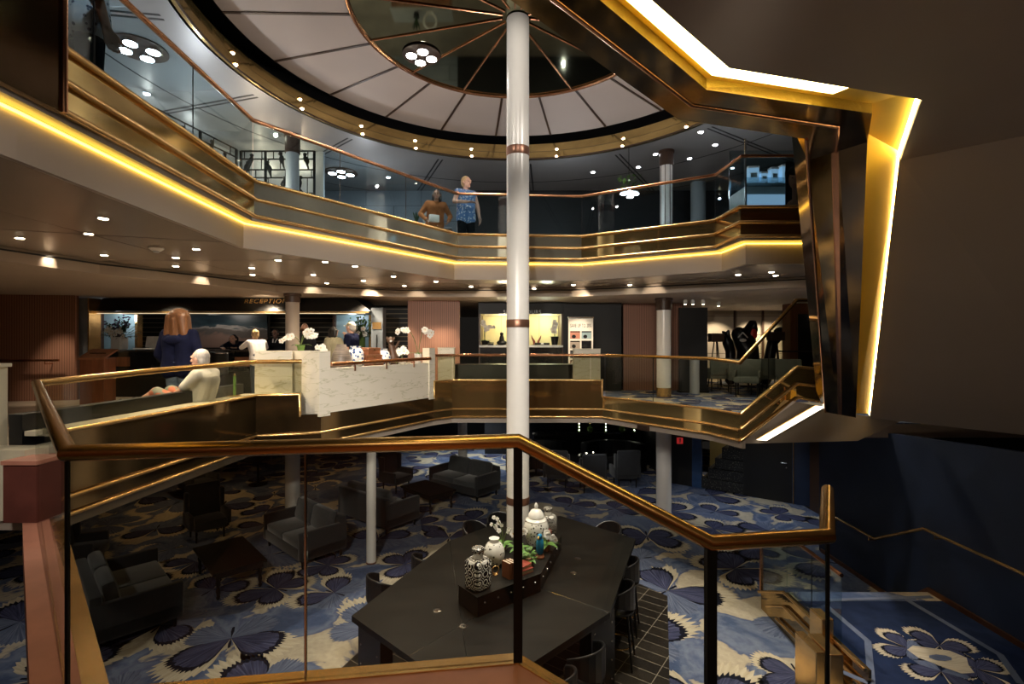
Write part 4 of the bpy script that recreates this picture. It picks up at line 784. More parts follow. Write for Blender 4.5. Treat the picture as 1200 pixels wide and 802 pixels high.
jar('vase', 'small blue and white vase in front of the column', (.085, 6.42, 1.281), [(.035, 0), (.055, .03), (.06, .08), (.04, .13), (.03, .15), (.04, .165)], 'blue_white')
T = thing('figurine', 'bright blue glazed parrot figurine on the plinth', 'figurine', (.365, 6.50, 1.281), -.4)
mb = MB(); mb.lathe([(.035, .05), (.05, .09), (.055, .16), (.045, .23), (.03, .26)], n=16); mb.ell((0, -.01, .28), (.036, .04, .038)); mb.tube([(0, .03, .12), (0, .06, .03), (0, .07, -.0)], [.03, .022, .012], 8); mb.build('body', 'blue_glaze', T, True); mb = MB(); mb.tube([(0, -.045, .29), (0, -.068, .275), (0, -.066, .255)], [.014, .010, .003], 8); mb.build('beak', 'yellow_core', T, True); MB().lathe([(.055, 0), (.06, .02), (.04, .05)], n=16).build('base', 'brown_leather', T, True)
for dx in (-.03, .03): MB().ell((dx, -.025, .29), .007, n=8, m=6).build('eye', 'eye_dark', T, True)
def book(label, loc, rz, sz, m, stand=True, group=None, tilt=0):
    T = thing('book', label, 'book', loc, rz, group); w, t, h = sz; mb = MB(); mb.box((0, 0, 0), (w-.008, t-.01, h-.01)); pg = mb
    cv = MB(); cv.box((0, -t/2+.002, 0), (w, .004, h)); cv.box((0, t/2-.002, 0), (w, .004, h)); cv.box((-w/2+.003, 0, 0), (.006, t, h))
    R = Matrix.Identity(3) if stand else Matrix.Rotation(PI/2, 3, 'X'); zz = h/2 if stand else t/2
    for q in (pg, cv): q.v = [R @ v+Vector((0, 0, zz)) for v in q.v]
    pg.build('page_block', 'page', T); cv.build('cover', m, T); return T
for k, lab in enumerate(('brown leather book standing at the front of the row by the post', 'brown leather book standing in the middle of the row by the post', 'brown leather book standing at the back of the row by the post')):
    book(lab, (-.06+.034*k, 5.95+.022*k, 1.281), .75+PI/2, (.14, .036, .19), 'brown_leather', True, 'standing brown books on the plinth')
book('red book lying flat at the bottom of the pile beside the post', (.135, 6.10, 1.281), .65, (.21, .05, .15), 'red_leather', False); book('red book lying on top of the pile beside the post', (.13, 6.11, 1.332), .8, (.19, .045, .14), 'red_leather', False)
T = thing('keepsake_box', 'small dark red box beside the far jar on the plinth', 'box', (.50, 7.0, 1.281), .4); MB().box((0, 0, .07), (.09, .09, .14), bev=.006).build('body', 'red_leather', T); MB().box((0, 0, .155), (.095, .095, .03), bev=.006).build('lid', 'red_leather', T); MB().ell((0, -.05, .145), .008).build('clasp', 'brass', T)
T = thing('brass_ornament', 'small brass ring ornament between the two front jars', 'ornament', (-.20, 6.02, 1.281), .5); MB().tube([(.045*math.cos(2*PI*k/16), 0, .06+.045*math.sin(2*PI*k/16)) for k in range(17)], .008, 8, False).build('ring', 'brass', T, True); MB().lathe([(.03, 0), (.03, .01), (.008, .016)], n=14).build('foot', 'brass', T, True)
def leafblade(mb, a, d, L, w, droop):
    a = Vector(a); d = Vector(d).normalized(); s = Vector((-d.y, d.x, 0)); s = s.normalized() if s.length > .01 else Vector((1, 0, 0)); pr = None
    for k in range(6):
        t = k/5; c = a+d*(L*t)-Vector((0, 0, 1))*droop*t*t; ww = w*math.sin(PI*min(.98, .12+.88*t)); cur = (c-s*ww, c+Vector((0, 0, -.15*ww)), c+s*ww)
        if pr: mb.face([pr[0], pr[1], cur[1], cur[0]]); mb.face([pr[1], pr[2], cur[2], cur[1]])
        pr = cur
def flower(mb, mc, c, r, d, rr):
    d = Vector(d).normalized(); x = d.orthogonal().normalized(); y = d.cross(x); c = Vector(c); a0 = rr.random()*6
    for k in range(5):
        a = a0+2*PI*k/5; u = x*math.cos(a)+y*math.sin(a); v = x*math.cos(a+PI/2)+y*math.sin(a+PI/2); w = .55 if k % 2 else .42
        mb.face([c, c+u*r*.5+v*r*w+d*r*.18, c+u*r*1.0+v*r*w*.55+d*r*.1, c+u*r*1.0-v*r*w*.55+d*r*.1, c+u*r*.5-v*r*w+d*r*.18])
    mc.ell(c+d*r*.15, r*.17, n=6, m=4)
def orchid(label, loc, stems, pot='white_plastic', seed=1, fr=.045, nf=7, pr=.07, ph=.12, leaves=5, face=(0, -1, .15), leafL=.2):
    rr = random.Random(seed); T = thing('orchid', label, 'orchid', loc)
    if pot: MB().lathe([(pr*.75, 0), (pr, ph*.9), (pr*1.05, ph), (pr*.9, ph-.01)], n=18).build('pot', pot, T, True)
    mb = MB()
    for k in range(leaves): a = 2*PI*k/max(1, leaves)+rr.random(); leafblade(mb, (0, 0, ph-.005), (math.cos(a), math.sin(a), .5), leafL, .035, .10)
    if leaves: mb.build('leaf', 'leaf', T, True, recalc=False)
    for (dx, dy, h, bx, by, dz) in stems:
        a = Vector((0, 0, ph*.8)); p1 = Vector((dx*.4, dy*.4, ph+h*.6)); p2 = Vector((dx, dy, ph+h)); p3 = p2+Vector((bx, by, dz)); pts = []
        for k in range(13):
            t = k/12; pts.append(a*(1-t)**3+p1*3*t*(1-t)**2+p2*3*t*t*(1-t)+p3*t**3)
        st = MB().tube(pts, .006, 6).build('flower_stem', 'stem', T, True); mb = MB(); mc = MB()
        for k in range(nf):
            t = .60+.40*k/(nf-1); i = min(11, int(t*12)); q = pts[i].lerp(pts[i+1], t*12-i); q = q+Vector((rr.uniform(-1, 1), rr.uniform(-1.2, .2), rr.uniform(-1, .6)))*fr*.6
            flower(mb, mc, q, fr*rr.uniform(.85, 1.15), Vector(face)+Vector((rr.uniform(-.5, .5), 0, rr.uniform(-.4, .3))), rr)
        mb.build('blossom', 'petal', st, False, recalc=False); mc.build('blossom_core', 'yellow_core', st, True)
    return T
orchid('white orchid right of the blue figurine on the plinth', (.47, 6.72, 1.281), [(.02, -.05, .16, .06, -.06, -.06), (-.02, -.02, .2, .04, -.08, -.03)], 'brown_leather', 3, .04, 6, .05, .09)
orchid('white orchid close in front of the column on the plinth', (.10, 6.60, 1.281), [(.03, -.04, .28, .02, -.06, -.02), (-.05, -.02, .22, -.06, -.05, .0)], 'brown_leather', 4, .04, 6, .05, .09)
orchid('small white orchid with twigs behind the pierced lantern jar', (-.12, 6.75, 1.281), [(-.08, 0, .22, -.06, -.02, .06), (.05, .0, .2, .04, -.03, .02), (-.02, .03, .28, -.09, 0, .08)], 'brown_leather', 5, .03, 4, .05, .08)
T = thing('potted_plant', 'bushy light green plant in a brown pot on the plinth', 'plant', (.215, 6.28, 1.281)); MB().lathe([(.05, 0), (.075, .08), (.07, .085)], n=16).build('pot', 'brown_leather', T, True)
mb = MB(); rr = random.Random(9)
for k in range(38):
    a = rr.uniform(0, 2*PI); leafblade(mb, (.03*math.cos(a), .03*math.sin(a), .06+rr.uniform(0, .12)), (math.cos(a), math.sin(a), rr.uniform(.2, 1.6)), rr.uniform(.07, .12), .024, .05)
mb.build('foliage', 'leaf', T, True, recalc=False)
# planter wall objects (bed at z 3.52)
def pp(px, depth=.28, zb=3.665):
    k = (px-600)/F; a = f0+nn*depth; t = (k*a.y-a.x)/(u.x-k*u.y); q = a+u*t; return (q.x, q.y, zb)
orchid('white orchid with two arching sprays on the left pier of the planter wall', (X(352, 7.5), 7.52, 3.97), [(-.10, 0, .20, -.17, 0, -.12), (.05, -.02, .24, .14, -.04, -.02), (.07, 0, .20, .14, 0, -.06)], 'green_glass', 6, .045, 8, .06, .08, 3)
orchid('low white orchid at the left end of the planter bed', pp(381), [(.0, 0, .24, .02, -.02, -.10), (-.04, 0, .30, -.03, -.02, -.05)], 'white_plastic', 7, .05, 6, .07, .1, 4)
orchid('short white orchid clump beside the grey figurine on the planter wall', pp(471), [(-.03, 0, .26, -.05, -.02, -.10), (.03, 0, .32, .05, -.02, -.16)], 'white_plastic', 8, .05, 8, .07, .08, 3)
orchid('tall orchid with two white sprays at the right end of the planter wall', pp(490), [(-.16, 0, .56, -.24, 0, -.16), (.10, 0, .60, .14, 0, -.26)], 'white_plastic', 9, .052, 9, .07, .22, 7, leafL=.22)
jar('urn', 'grey brown ribbed urn near the left end of the planter wall', pp(400), [(.09, 0), (.16, .03), (.165, .12), (.13, .26), (.08, .36), (.07, .40)], 'urn_grey')
jar('vase', 'tall blue and white jar in the middle of the planter wall', pp(417), [(.11, 0), (.125, .02), (.125, .26), (.10, .31), (.085, .33), (.09, .37)], 'blue_white')
jar('vase', 'round blue and white jar right of the leather boxes on the planter wall', pp(449), [(.07, 0), (.12, .06), (.13, .17), (.10, .26), (.07, .29), (.08, .32)], 'blue_white')
for k, (w, lab) in enumerate(((.40, 'brown leather box at the bottom of the stack on the planter wall'), (.33, 'brown leather box second in the stack on the planter wall'), (.26, 'small brown leather box on top of the stack on the planter wall'))):
    q = pp(433); T = thing('leather_box', lab, 'box', (q[0], q[1], q[2]+.115*k), 1.0, 'leather boxes on the planter wall'); MB().box((0, 0, .04), (w, .24, .08), bev=.005).build('body', 'brown_leather', T); MB().box((0, 0, .097), (w+.006, .246, .03), bev=.004).build('lid', 'wood', T); MB().box((0, -.124, .08), (.03, .008, .03)).build('clasp', 'brass', T)
q = pp(461, .36); T = thing('figurine', 'grey monkey figurine with raised arm between the jar and the orchids', 'figurine', q, .4); mb = MB(); mb.ell((0, 0, .12), (.10, .09, .14)); mb.cap((0, 0, .2), (-.04, 0, .38), .07, .05); mb.ell((-.05, -.02, .46), (.065, .065, .07)); mb.cap((.04, 0, .33), (.09, -.03, .44), .025, .02); mb.build('body', 'umber', T, rem=.012, sm=2); MB().ell((-.055, -.07, .45), (.025, .02, .02)).build('muzzle', 'grey_paint', T, True)
for dx in (-.11, .01): MB().ell((dx, -.01, .50), (.02, .012, .025)).build('ear', 'umber', T, True)
# left platform: candle, papers, bench
orchid('green leafed plant with a yellow white flower left of the right marble pier', (X(671, 10.3), 10.3, 3.34), [(.02, 0, .3, .06, 0, -.1)], 'porcelain', 12, .05, 4, .07, .12, 7)
bo = offset(E[:3], .32); b2 = offset(E[:3], .44); b3 = offset(E[:3], .80)
T = thing('bench_sofa', 'long black leather bench sofa behind the left platform glass', 'sofa', (-3.95, 5.0, 2.8))
mb = MB(); mb.sheet(at(bo[:2], 2.805), at(b2[:2], 2.805), (0, 0, .70)); mb.build('backrest', 'black_leather', T, False, True); mb = MB(); mb.sheet(at(b2[:2], 2.805), at(b3[:2], 2.805), (0, 0, .36)); mb.build('seat', 'black_leather', T, False, True)
T = thing('leather_ottoman', 'black leather ottoman under the stretched legs of the seated man', 'ottoman', (-5.0, 6.0, 2.8), .05); MB().box((0, 0, .22), (.9, .6, .32), bev=.05).build('cushion', 'black_leather', T, True)
for sx in (-1, 1):
    for sy in (-1, 1): MB().lathe([(.02, 0), (.02, .07)], (sx*.38, sy*.24, 0), 8).build('leg', 'black_metal', T)
T = thing('candle_stick', 'thin green candle on a small brass dish beside the bench', 'candle', Vector((X(275, 6.65), 6.65, 3.375))); MB().lathe([(.02, 0), (.075, .006), (.08, .012), (.02, .014)], n=18).build('dish', 'brass', T, True); MB().lathe([(.018, .012), (.018, .27)], n=12).build('candle', 'leaf', T, True); MB().lathe([(.008, .27), (.012, .285), (.002, .31)], n=8).build('wick_holder', 'brass', T)
T = thing('curved_bench', 'black curved bench behind the glass in front of the tours desk', 'bench', (.05, 10.4, 2.8))
mb = MB(); cv = [(-1.15+.12*math.cos(t), .0+.30*math.sin(t)) for t in [PI/2+PI*k/6 for k in range(7)]]+[(1.1+.12*math.cos(t), .30*math.sin(t)) for t in [-PI/2+PI*k/6 for k in range(7)]]; mb.prism(cv, .12, .84); mb.build('backrest', 'black_leather', T); mb = MB(); mb.prism([(x*.97, y*.8) for x, y in cv], .005, .12); mb.build('plinth', 'black_metal', T)
MB().box((0, .62, .3), (2.2, .6, .3), bev=.04).build('seat', 'black_leather', T, True); MB().box((0, .62, .08), (2.0, .5, .15)).build('plinth', 'black_metal', T)
# ================================================================== RECEPTION
T = thing('reception_counter', 'long dark reception counter with polished top', 'counter', (-6.9, 12.15, 2.8))
MB().box((0, 0, .53), (7.1, .6, 1.06)).build('body', 'black_stone', T); MB().box((0, -.05, 1.09), (7.2, .8, .05), bev=.008).build('counter_top', 'black_stone', T); MB().box((0, -.34, .30), (7.1, .1, .6)).build('front_step', 'black_metal', T)
for k in range(4): MB().box((-2.7+1.75*k, -.305, .83), (1.0, .012, .22)).build('front_inlay', 'wood', T)
mb = MB(); mb.tube([(-3.58, -.46, 1.10), (3.58, -.46, 1.10)], .008, 6); mb.build('edge_line', 'chrome', T)
T = thing('reception_canopy', 'black hood with lit brass edge and letters over the reception desk', 'canopy', (-6.2, 12.2, 4.75)); 
mb = MB(); a = [(-3.75, -.75, .06), (2.95, -.75, .06), (2.95, .9, .06), (-3.75, .9, .06)]; c = [(-3.35, -.55, .38), (2.5, -.55, .38), (2.5, .8, .38), (-3.35, .8, .38)]; mb.raw(a+c, [[3, 2, 1, 0], [4, 5, 6, 7]]+[[i, (i+1) % 4, 4+(i+1) % 4, 4+i] for i in range(4)]); mb.build('hood', 'black_metal', T)
MB().box((-.4, -.74, .035), (6.6, .03, .035)).build('brass_edge', 'brass', T); MB().box((-.4, -.70, .012), (6.4, .05, .015)).build('light_strip', 'strip_dim', T)
t = text_mesh('lettering', 'RECEPTION', .25, 'brass', (0, 0, 0), (PI/2-.55, 0, 0), None, .008); w = max(v.co.x for v in t.data.vertices)-min(v.co.x for v in t.data.vertices)
dd = 11.52; s = (337-287)*dd/F/w; t.scale = (s, s, s); t.parent = T; t.location = (X(312, dd)+6.2, dd-12.2, ZZ(353.5, dd)-4.75); t['label'] = 'brass letters reading RECEPTION'
T = thing('wall_picture', 'wide framed beach picture of surf on sand behind the reception desk', 'picture', (X(253, 14.0), 14.0, ZZ(384, 14.0))); w, h = 120*14/F, 47*14/F
MB().box((0, .05, 0), (w+.1, .05, h+.1)).build('frame', 'black_metal', T); MB().box((0, .015, 0), (w, .02, h)).build('print', 'beach_picture', T)
for k, (a, c, lab) in enumerate(((118, 161, 'pale blue stone niche left of the reception picture'), (392, 434, 'pale blue stone niche at the right end of the reception desk'))):
    x0, x1 = X(a, 13.2), X(c, 13.2); T = thing('wall_niche', lab, 'niche', ((x0+x1)/2, 13.25, 2.8)); MB().box((0, .05, 1.05), (x1-x0, .06, 2.0)).build('stone_panel', 'niche_blue', T)
    MB().box((-(x1-x0)/2, 0, 1.05), (.06, .2, 2.0)).build('side_frame', 'umber', T); MB().box(((x1-x0)/2, 0, 1.05), (.06, .2, 2.0)).build('side_frame', 'brass', T)
T = thing('stone_pillar', 'dark blue stone pillar at the left end of reception', 'pillar', (X(98, 11.4), 11.45, 2.8)); MB().box((0, 0, 1.15), (.42, .35, 2.3)).build('shaft', 'stone_grey', T); MB().box((.22, -.02, 1.15), (.03, .33, 2.3)).build('edge_strip', 'brass', T)
T = thing('stone_pillar', 'grey stone pillar with brass plaque at the right end of reception', 'pillar', (X(443, 11.7), 11.75, 2.8)); MB().box((0, 0, 1.05), (.27, .3, 2.1)).build('shaft', 'stone_grey', T); MB().box((0, -.155, 1.68), (.2, .012, .16)).build('plaque', 'brass', T); MB().box((0, -.156, 1.32), (.03, .012, .3)).build('door_slot', 'black_metal', T)
T = thing('lectern', 'reddish wooden lectern with slanted top in front of the reception desk', 'lectern', (X(115, 9.2), 9.2, 2.8), .15); MB().box((0, 0, .5), (.40, .34, 1.0), bev=.006).build('body', 'red_wood', T); mb = MB(); mb.raw([(-.22, -.2, .98), (.22, -.2, .98), (.22, .2, 1.14), (-.22, .2, 1.14), (-.22, -.2, 1.01), (.22, -.2, 1.01), (.22, .2, 1.17), (-.22, .2, 1.17)], [[0, 1, 2, 3], [7, 6, 5, 4], [0, 4, 5, 1], [1, 5, 6, 2], [2, 6, 7, 3], [3, 7, 4, 0]]); mb.build('slanted_top', 'wood', T); mb = MB(); mb.box((0, 0, 1.093), (.26, .02, .01), Matrix.Rotation(.38, 3, 'X')); mb.build('slot', 'black_metal', T)
T = thing('drum_stand', 'black round drum stand in front of the reception counter', 'stand', (X(257, 10.6), 10.6, 2.8)); MB().lathe([(.12, 0), (.13, .02), (.04, .05), (.04, .6), (.17, .62), (.17, 1.08), (.02, 1.085)], n=24).build('drum', 'black_metal', T, True); MB().lathe([(.173, 1.05), (.173, 1.07)], n=24).build('rim', 'chrome', T)
T = thing('counter_monitor', 'white monitor and keyboard on the left of the reception counter', 'monitor', (X(178, 12.2), 12.2, 3.92)); MB().box((0, .1, .18), (.42, .04, .28), Matrix.Rotation(-.2, 3, 'X'), .01).build('screen_back', 'white_plastic', T); MB().box((0, .12, .03), (.18, .14, .05)).build('stand', 'white_plastic', T); MB().box((-.1, -.14, .02), (.4, .16, .03)).build('tray', 'white_plastic', T)
def bouquet(label, loc, vase, bloom, seed, hgt=.8, wid=.45, vw=.13):
    rr = random.Random(seed); T = thing('flower_arrangement', label, 'flowers', loc); MB().lathe([(vw, 0), (vw*1.05, .01), (vw*1.05, .30), (vw*.95, .30)], n=24, sq=1).build('vase', vase, T)
    mb = MB(); mf = MB(); mc = MB(); ms = MB(); md = MB()
    for k in range(70):
        a = rr.uniform(0, 2*PI); e = rr.uniform(.1, 1.3); L_ = hgt*rr.uniform(.3, .9); d = Vector((math.cos(a)*math.cos(e)*wid/.45, math.sin(a)*math.cos(e)*.6, math.sin(e))); b = Vector((0, 0, .29)); tip = b+d*L_; ms.tube([b, tip], .004, 4)
        for q in range(5): leafblade(mb, b+d*L_*(.4+.12*q), d+Vector((rr.uniform(-1, 1), rr.uniform(-1, 1), rr.uniform(-.4, .6))), .13, .02, .04)
        if e > .75 and k % 2 == 0:
            for q in range(6): md.ell(tip+Vector((rr.uniform(-.03, .03), rr.uniform(-.03, .03), rr.uniform(-.16, .1))), .022, n=6, m=4)
    for k in range(12): flower(mf, mc, (rr.uniform(-.24, .24)*wid/.45, -.14, .32+rr.uniform(-.02, .22)), .065, (rr.uniform(-.4, .4), -1, .3), rr)
    ms.build('stem', 'stem', T); mb.build('leaf_spray', 'leaf_dark', T, True, recalc=False); md.build('dark_bloom', bloom, T, True); mf.build('white_bloom', 'petal', T, recalc=False); mc.build('bloom_core', 'yellow_core', T, True)
bouquet('tall dark flower arrangement in a white square vase on the left of the reception counter', (X(140, 12.35), 12.35, 3.92), 'porcelain', 'purple_bloom', 1, .60, .5)
bouquet('white flower arrangement on the right end of the reception counter', (X(424, 12.5), 12.45, 3.92), 'green_glass', 'leaf', 2, .62, .42, .08)
# tours desk
T = thing('tours_desk', 'lit tours desk booth with yellow back wall and dark counter', 'booth', (X(610.5, 13), 13.0, 2.8)); x0, x1 = X(563, 13), X(658, 13); w = x1-x0
MB().box((0, 1.0, 1.25), (w+.1, .05, 2.1)).build('back_panel', 'niche_yellow', T)
for k in range(5): MB().box((-w/2+w*k/4, .97, 1.25), (.012, .02, 2.1)).build('panel_joint', 'yellow_wall', T)
for s in (-1, 1): MB().box((s*(w/2+.02), .5, 1.15), (.05, 1.05, 2.3)).build('side_wall', 'umber', T)
MB().box((0, 0, 2.18), (w+.1, .12, .29)).build('header', 'black_metal', T); MB().box((0, .5, 2.05), (w, .9, .04)).build('soffit', 'niche_yellow', T); MB().box((0, .15, 2.022), (w-.2, .06, .012)).build('light_strip', 'strip_dim', T)
MB().box((0, .1, .58), (w, .5, 1.16)).build('counter_body', 'black_stone', T); MB().box((0, .02, 1.19), (w+.02, .7, .05)).build('counter_top', 'grey_paint', T)
t = text_mesh('lettering', 'SHORE TOURS', .2, 'grey_paint', (0, 0, 0), (PI/2, 0, 0), None, .006); tw = max(v.co.x for v in t.data.vertices)-min(v.co.x for v in t.data.vertices); s = (634-590)*12.93/F/tw; t.scale = (s, s, s); t.parent = T; t.location = (X(612, 12.93)-X(610.5, 13), -.068, ZZ(366, 12.93)-2.8); t['label'] = 'grey letters reading SHORE TOURS'
zc = 4.02
orchid('white orchid in a black pot on the left of the tours desk', (X(568, 12.95), 12.95, zc), [(-.04, 0, .32, .16, -.02, .02), (.02, 0, .36, .2, -.03, -.02), (-.02, 0, .45, -.02, 0, .04)], 'black_metal', 21, .05, 6, .09, .12, 5)
orchid('white orchid in a black ribbed pot on the right of the tours desk', (X(650, 12.95), 12.95, zc), [(-.03, 0, .22, .02, -.02, .12), (.03, 0, .28, -.02, -.02, .10), (0, 0, .16, -.05, -.02, .02)], 'black_metal', 22, .055, 8, .10, .22, 2)
T = thing('desk_phone', 'black desk phone with handset on the tours desk', 'phone', (X(575, 12.9), 12.9, zc)); MB().box((0, 0, .03), (.16, .18, .05), Matrix.Rotation(.25, 3, 'X'), .01).build('base_unit', 'black_metal', T); MB().cap((-.05, -.06, .085), (-.05, .07, .10), .022, .022).build('handset', 'black_metal', T, True)
T = thing('stone_figure', 'black seated stone figure on the tours desk left of the column', 'figurine', (X(588, 12.95), 12.95, zc)); mb = MB(); mb.ell((0, 0, .06), (.14, .09, .07)); mb.cap((0, 0, .08), (0, 0, .2), .08, .06); mb.ell((0, 0, .29), .05); mb.build('body', 'plinth_black', T, rem=.012, sm=2); MB().box((0, 0, .008), (.3, .2, .016)).build('base', 'black_metal', T)
for px, lab in ((625, 'curved red horn ornament beside the column on the tours desk'), (632, 'curved red horn ornament standing behind the black box')):
    T = thing('horn_ornament', lab, 'ornament', (X(px, 13.0), 13.05, zc)); sg = -1 if px == 625 else 1; MB().tube([(.03*-sg, 0, .012), (.02*-sg, 0, .1), (.03*sg, 0, .19), (.05*sg, 0, .26)], [.035, .03, .018, .003], 10).build('horn', 'red_leather', T, True); MB().lathe([(.05, 0), (.05, .012)], n=12).build('foot', 'black_metal', T)
T = thing('desk_tray', 'low black tray on the tours desk', 'tray', (X(635, 12.9), 12.85, zc)); MB().box((0, 0, .03), (.38, .2, .06), bev=.008).build('body', 'black_metal', T); MB().box((.0, -.1, .04), (.07, .012, .04)).build('label_holder', 'white_plastic', T)
# poster stand
T = thing('poster_stand', 'tall white roll up poster reading SAVE UP TO 20% with small pictures', 'poster', (X(680.5, 12.1), 12.1, 2.8)); w = 29*12.1/F; h = ZZ(371, 12.1)-2.8
MB().box((0, 0, .04), (w+.04, .16, .07), bev=.01).build('foot_box', 'grey_paint', T); MB().box((0, 0, h/2), (w, .02, h-.1)).build('banner', 'porcelain', T); MB().box((0, 0, h-.03), (w+.02, .035, .035)).build('top_bar', 'chrome', T)
t = text_mesh('heading', 'SAVE UP TO 20%', .13, 'void_black', (0, 0, 0), (PI/2, 0, 0), None, .002); tw = max(v.co.x for v in t.data.vertices)-min(v.co.x for v in t.data.vertices); s = w*.84/tw; t.scale = (s, s*2.0, s); t.parent = T; t.location = (0, -.016, ZZ(382, 12.1)-2.8)
cols = ['blue_frame', 'skin', 'leaf_dark', 'umber', 'navy_cloth', 'red_leather', 'niche_blue', 'wood']
for r in range(4):
    for c in range(2):
        x = (-.23+.46*c)*w; z = h-.45-.235*r; ph = MB().box((x, -.012, z), (w*.40, .004, .19)).build('picture_panel', ['pink_stone', 'niche_blue', 'taupe', 'black_cloth', 'grey_velvet', 'olive_cloth', 'red_wood', 'skin'][2*r+c], T)
        mb = MB(); mb.box((x, -.015, z+.075), (w*.38, .003, .025)); mb.ell((x-.03, -.015, z-.04), (.05, .003, .045)); mb.build('picture_motif', 'black_metal', ph, False, False)
# ================================================================== RIGHT GALLERY LOUNGE
def hand_sculpture(name, label, loc, parts, lean=0):
    T = thing(name, label, 'sculpture', loc); mb = MB()
    for a, c, r0, r1 in parts: mb.cap(a, c, r0, r1)
    mb.build('body', 'plinth_black', T, rem=.03, sm=3); MB().lathe([(.2, 0), (.2, .04)], n=20).build('base', 'black_metal', T); return T
d = 14.6; hx = lambda px: X(px, d); hz = lambda py: ZZ(py, d)-2.8
x0 = hx(856); hand_sculpture('hand_sculpture', 'black sculpture of a raised hand making a two finger sign', (x0, d, 2.8), [((0, 0, .2), (0, 0, hz(412)), .16, .14), ((0, 0, hz(412)), (hx(853)-x0, 0, hz(402)), .14, .16), ((hx(852)-x0, 0, hz(400)), (hx(847.5)-x0, 0, hz(389)), .055, .045), ((hx(855)-x0, 0, hz(400)), (hx(853.5)-x0, 0, hz(388)), .055, .045), ((hx(850)-x0, 0, hz(403)), (hx(850)-x0, -.1, hz(397)), .06, .05)])
x0 = hx(876); T2 = hand_sculpture('figure_sculpture', 'black abstract sculpture with a curved raised arm in the side lounge', (x0, d, 2.8), [((0, 0, .42), (0, 0, hz(408)), .35, .30), ((-.1, 0, hz(405)), (-.25, 0, hz(392)), .26, .22), ((0, 0, hz(405)), (.12, 0, hz(390)), .2, .14), ((hx(874)-x0, 0, hz(386)), (hx(880)-x0, 0, hz(378)), .07, .07), ((hx(880)-x0, 0, hz(378)), (hx(884)-x0, 0, hz(378)), .07, .07), ((hx(884)-x0, 0, hz(378)), (hx(884.5)-x0, 0, hz(386)), .07, .08), ((hx(884.5)-x0, 0, hz(386)), (hx(881)-x0, 0, hz(396)), .09, .1)])
mb = MB(); mb.ell((hx(881)-x0, -.12, hz(392)), (.10, .04, .16)); mb.build('red_patch', 'red_paint', T2, True); mb = MB()
for s in (-1, 1): mb.tube([(-.25+.0*s, -.24, hz(390)), (-.25+.14*s, -.24, hz(396))], .018, 6)
mb.ell((-.25, -.26, hz(399)), (.1, .03, .05)); mb.build('white_marking', 'white_plastic', T2, True)
x0 = hx(905); hand_sculpture('arm_sculpture', 'dark slanting arm sculpture behind the stair handrail', (x0, d, 2.8), [((-.2, 0, .2), (.0, 0, hz(402)), .17, .15), ((0, 0, hz(402)), (.22, 0, hz(390)), .15, .17)])
for px, pyt, pyb, dd, lab in ((839, 391, 417, 14.2, 'dark square lamp on a tripod at the left of the side lounge'), (909, 389, 432, 13.4, 'dark square lamp on a tall tripod right of the sculptures')):
    x = X(px, dd); T = thing('tripod_lamp', lab, 'lamp', (x, dd, 2.8)); zt = ZZ(pyt, dd)-2.8; zm = zt-.24
    MB().box((0, 0, (zt+zm)/2), (.36, .3, zt-zm), bev=.01).build('lamp_shade', 'umber', T)
    for k in range(3): a = k*2.1+.4; MB().tube([(.05*math.cos(a), .05*math.sin(a), zm), (.22*math.cos(a), .22*math.sin(a), .002)], .018, 6).build('leg', 'black_metal', T)
def lounge_chair(label, x, y, rz, proto=[]):
    if proto: return dup(proto[0], (x, y, 2.802), rz, label)
    T = thing('lounge_chair', label, 'chair', (x, y, 2.802), rz); MB().box((0, .03, .40), (.56, .54, .14), bev=.04).build('seat', 'lounge_fabric', T, True); MB().box((0, -.24, .66), (.58, .10, .44), bev=.04).build('backrest', 'lounge_fabric', T, True)
    for s in (-1, 1):
        MB().box((s*.27, 0, .54), (.06, .5, .16), bev=.025).build('armrest', 'lounge_fabric', T, True)
        for q in (-1, 1): MB().lathe([(.013, 0), (.02, .34)], (s*.23, q*.21, 0), 8).build('leg', 'black_metal', T)
    proto.append(T); return T
for px, dd, rz, lab in ((839, 13.2, .1, 'olive grey lounge chair below the left tripod lamp'), (867, 12.5, -.3, 'dark backed lounge chair in front of the two finger sculpture'), (876, 11.9, 2.6, 'lounge chair behind the bend of the stair handrail'), (892, 13.0, .3, 'grey green lounge chair left of the tall tripod lamp'), (925, 12.4, -.6, 'lounge chair right of the tall tripod lamp')): lounge_chair(lab, X(px, dd), dd, rz)
T = thing('lounge_wall_frame', 'dark framed panel lines on the pale lounge wall', 'frame', (hx(873), 16.5, 2.8));  # dark posts and rail framing a panel on the lounge wall
for px in (861, 894): MB().box((X(px, 16.5)-hx(873), 0, 1.3), (.06, .05, 2.4)).build('post', 'umber', T)
MB().box((X(877, 16.5)-hx(873), 0, 2.45), (1.0, .05, .05)).build('top_rail', 'umber', T)
T = thing('display_cabinet', 'brown timber cabinet with glass at the right of the side lounge', 'cabinet', (X(945, 13.6), 13.6, 2.8)); MB().box((0, 0, 1.2), (1.1, .4, 2.4)).build('body', 'red_wood', T); MB().box((-.1, -.22, 1.3), (.5, .03, 1.5)).build('glass_door', 'screen', T); MB().box((-.25, -.28, 1.05), (1.3, .15, .04)).build('shelf', 'chrome', T); MB().ell((.05, -.3, 1.9), .025).build('lamp', 'lamp_warm', T)
T = thing('black_screen', 'tall plain black partition left of the side lounge', 'partition', (X(812, 12.8), 12.8, 2.8)); MB().box((0, 0, 1.1), (.72, .08, 2.16)).build('panel', 'dark_wall', T); MB().box((0, 0, .03), (.76, .2, .05)).build('foot', 'black_metal', T)
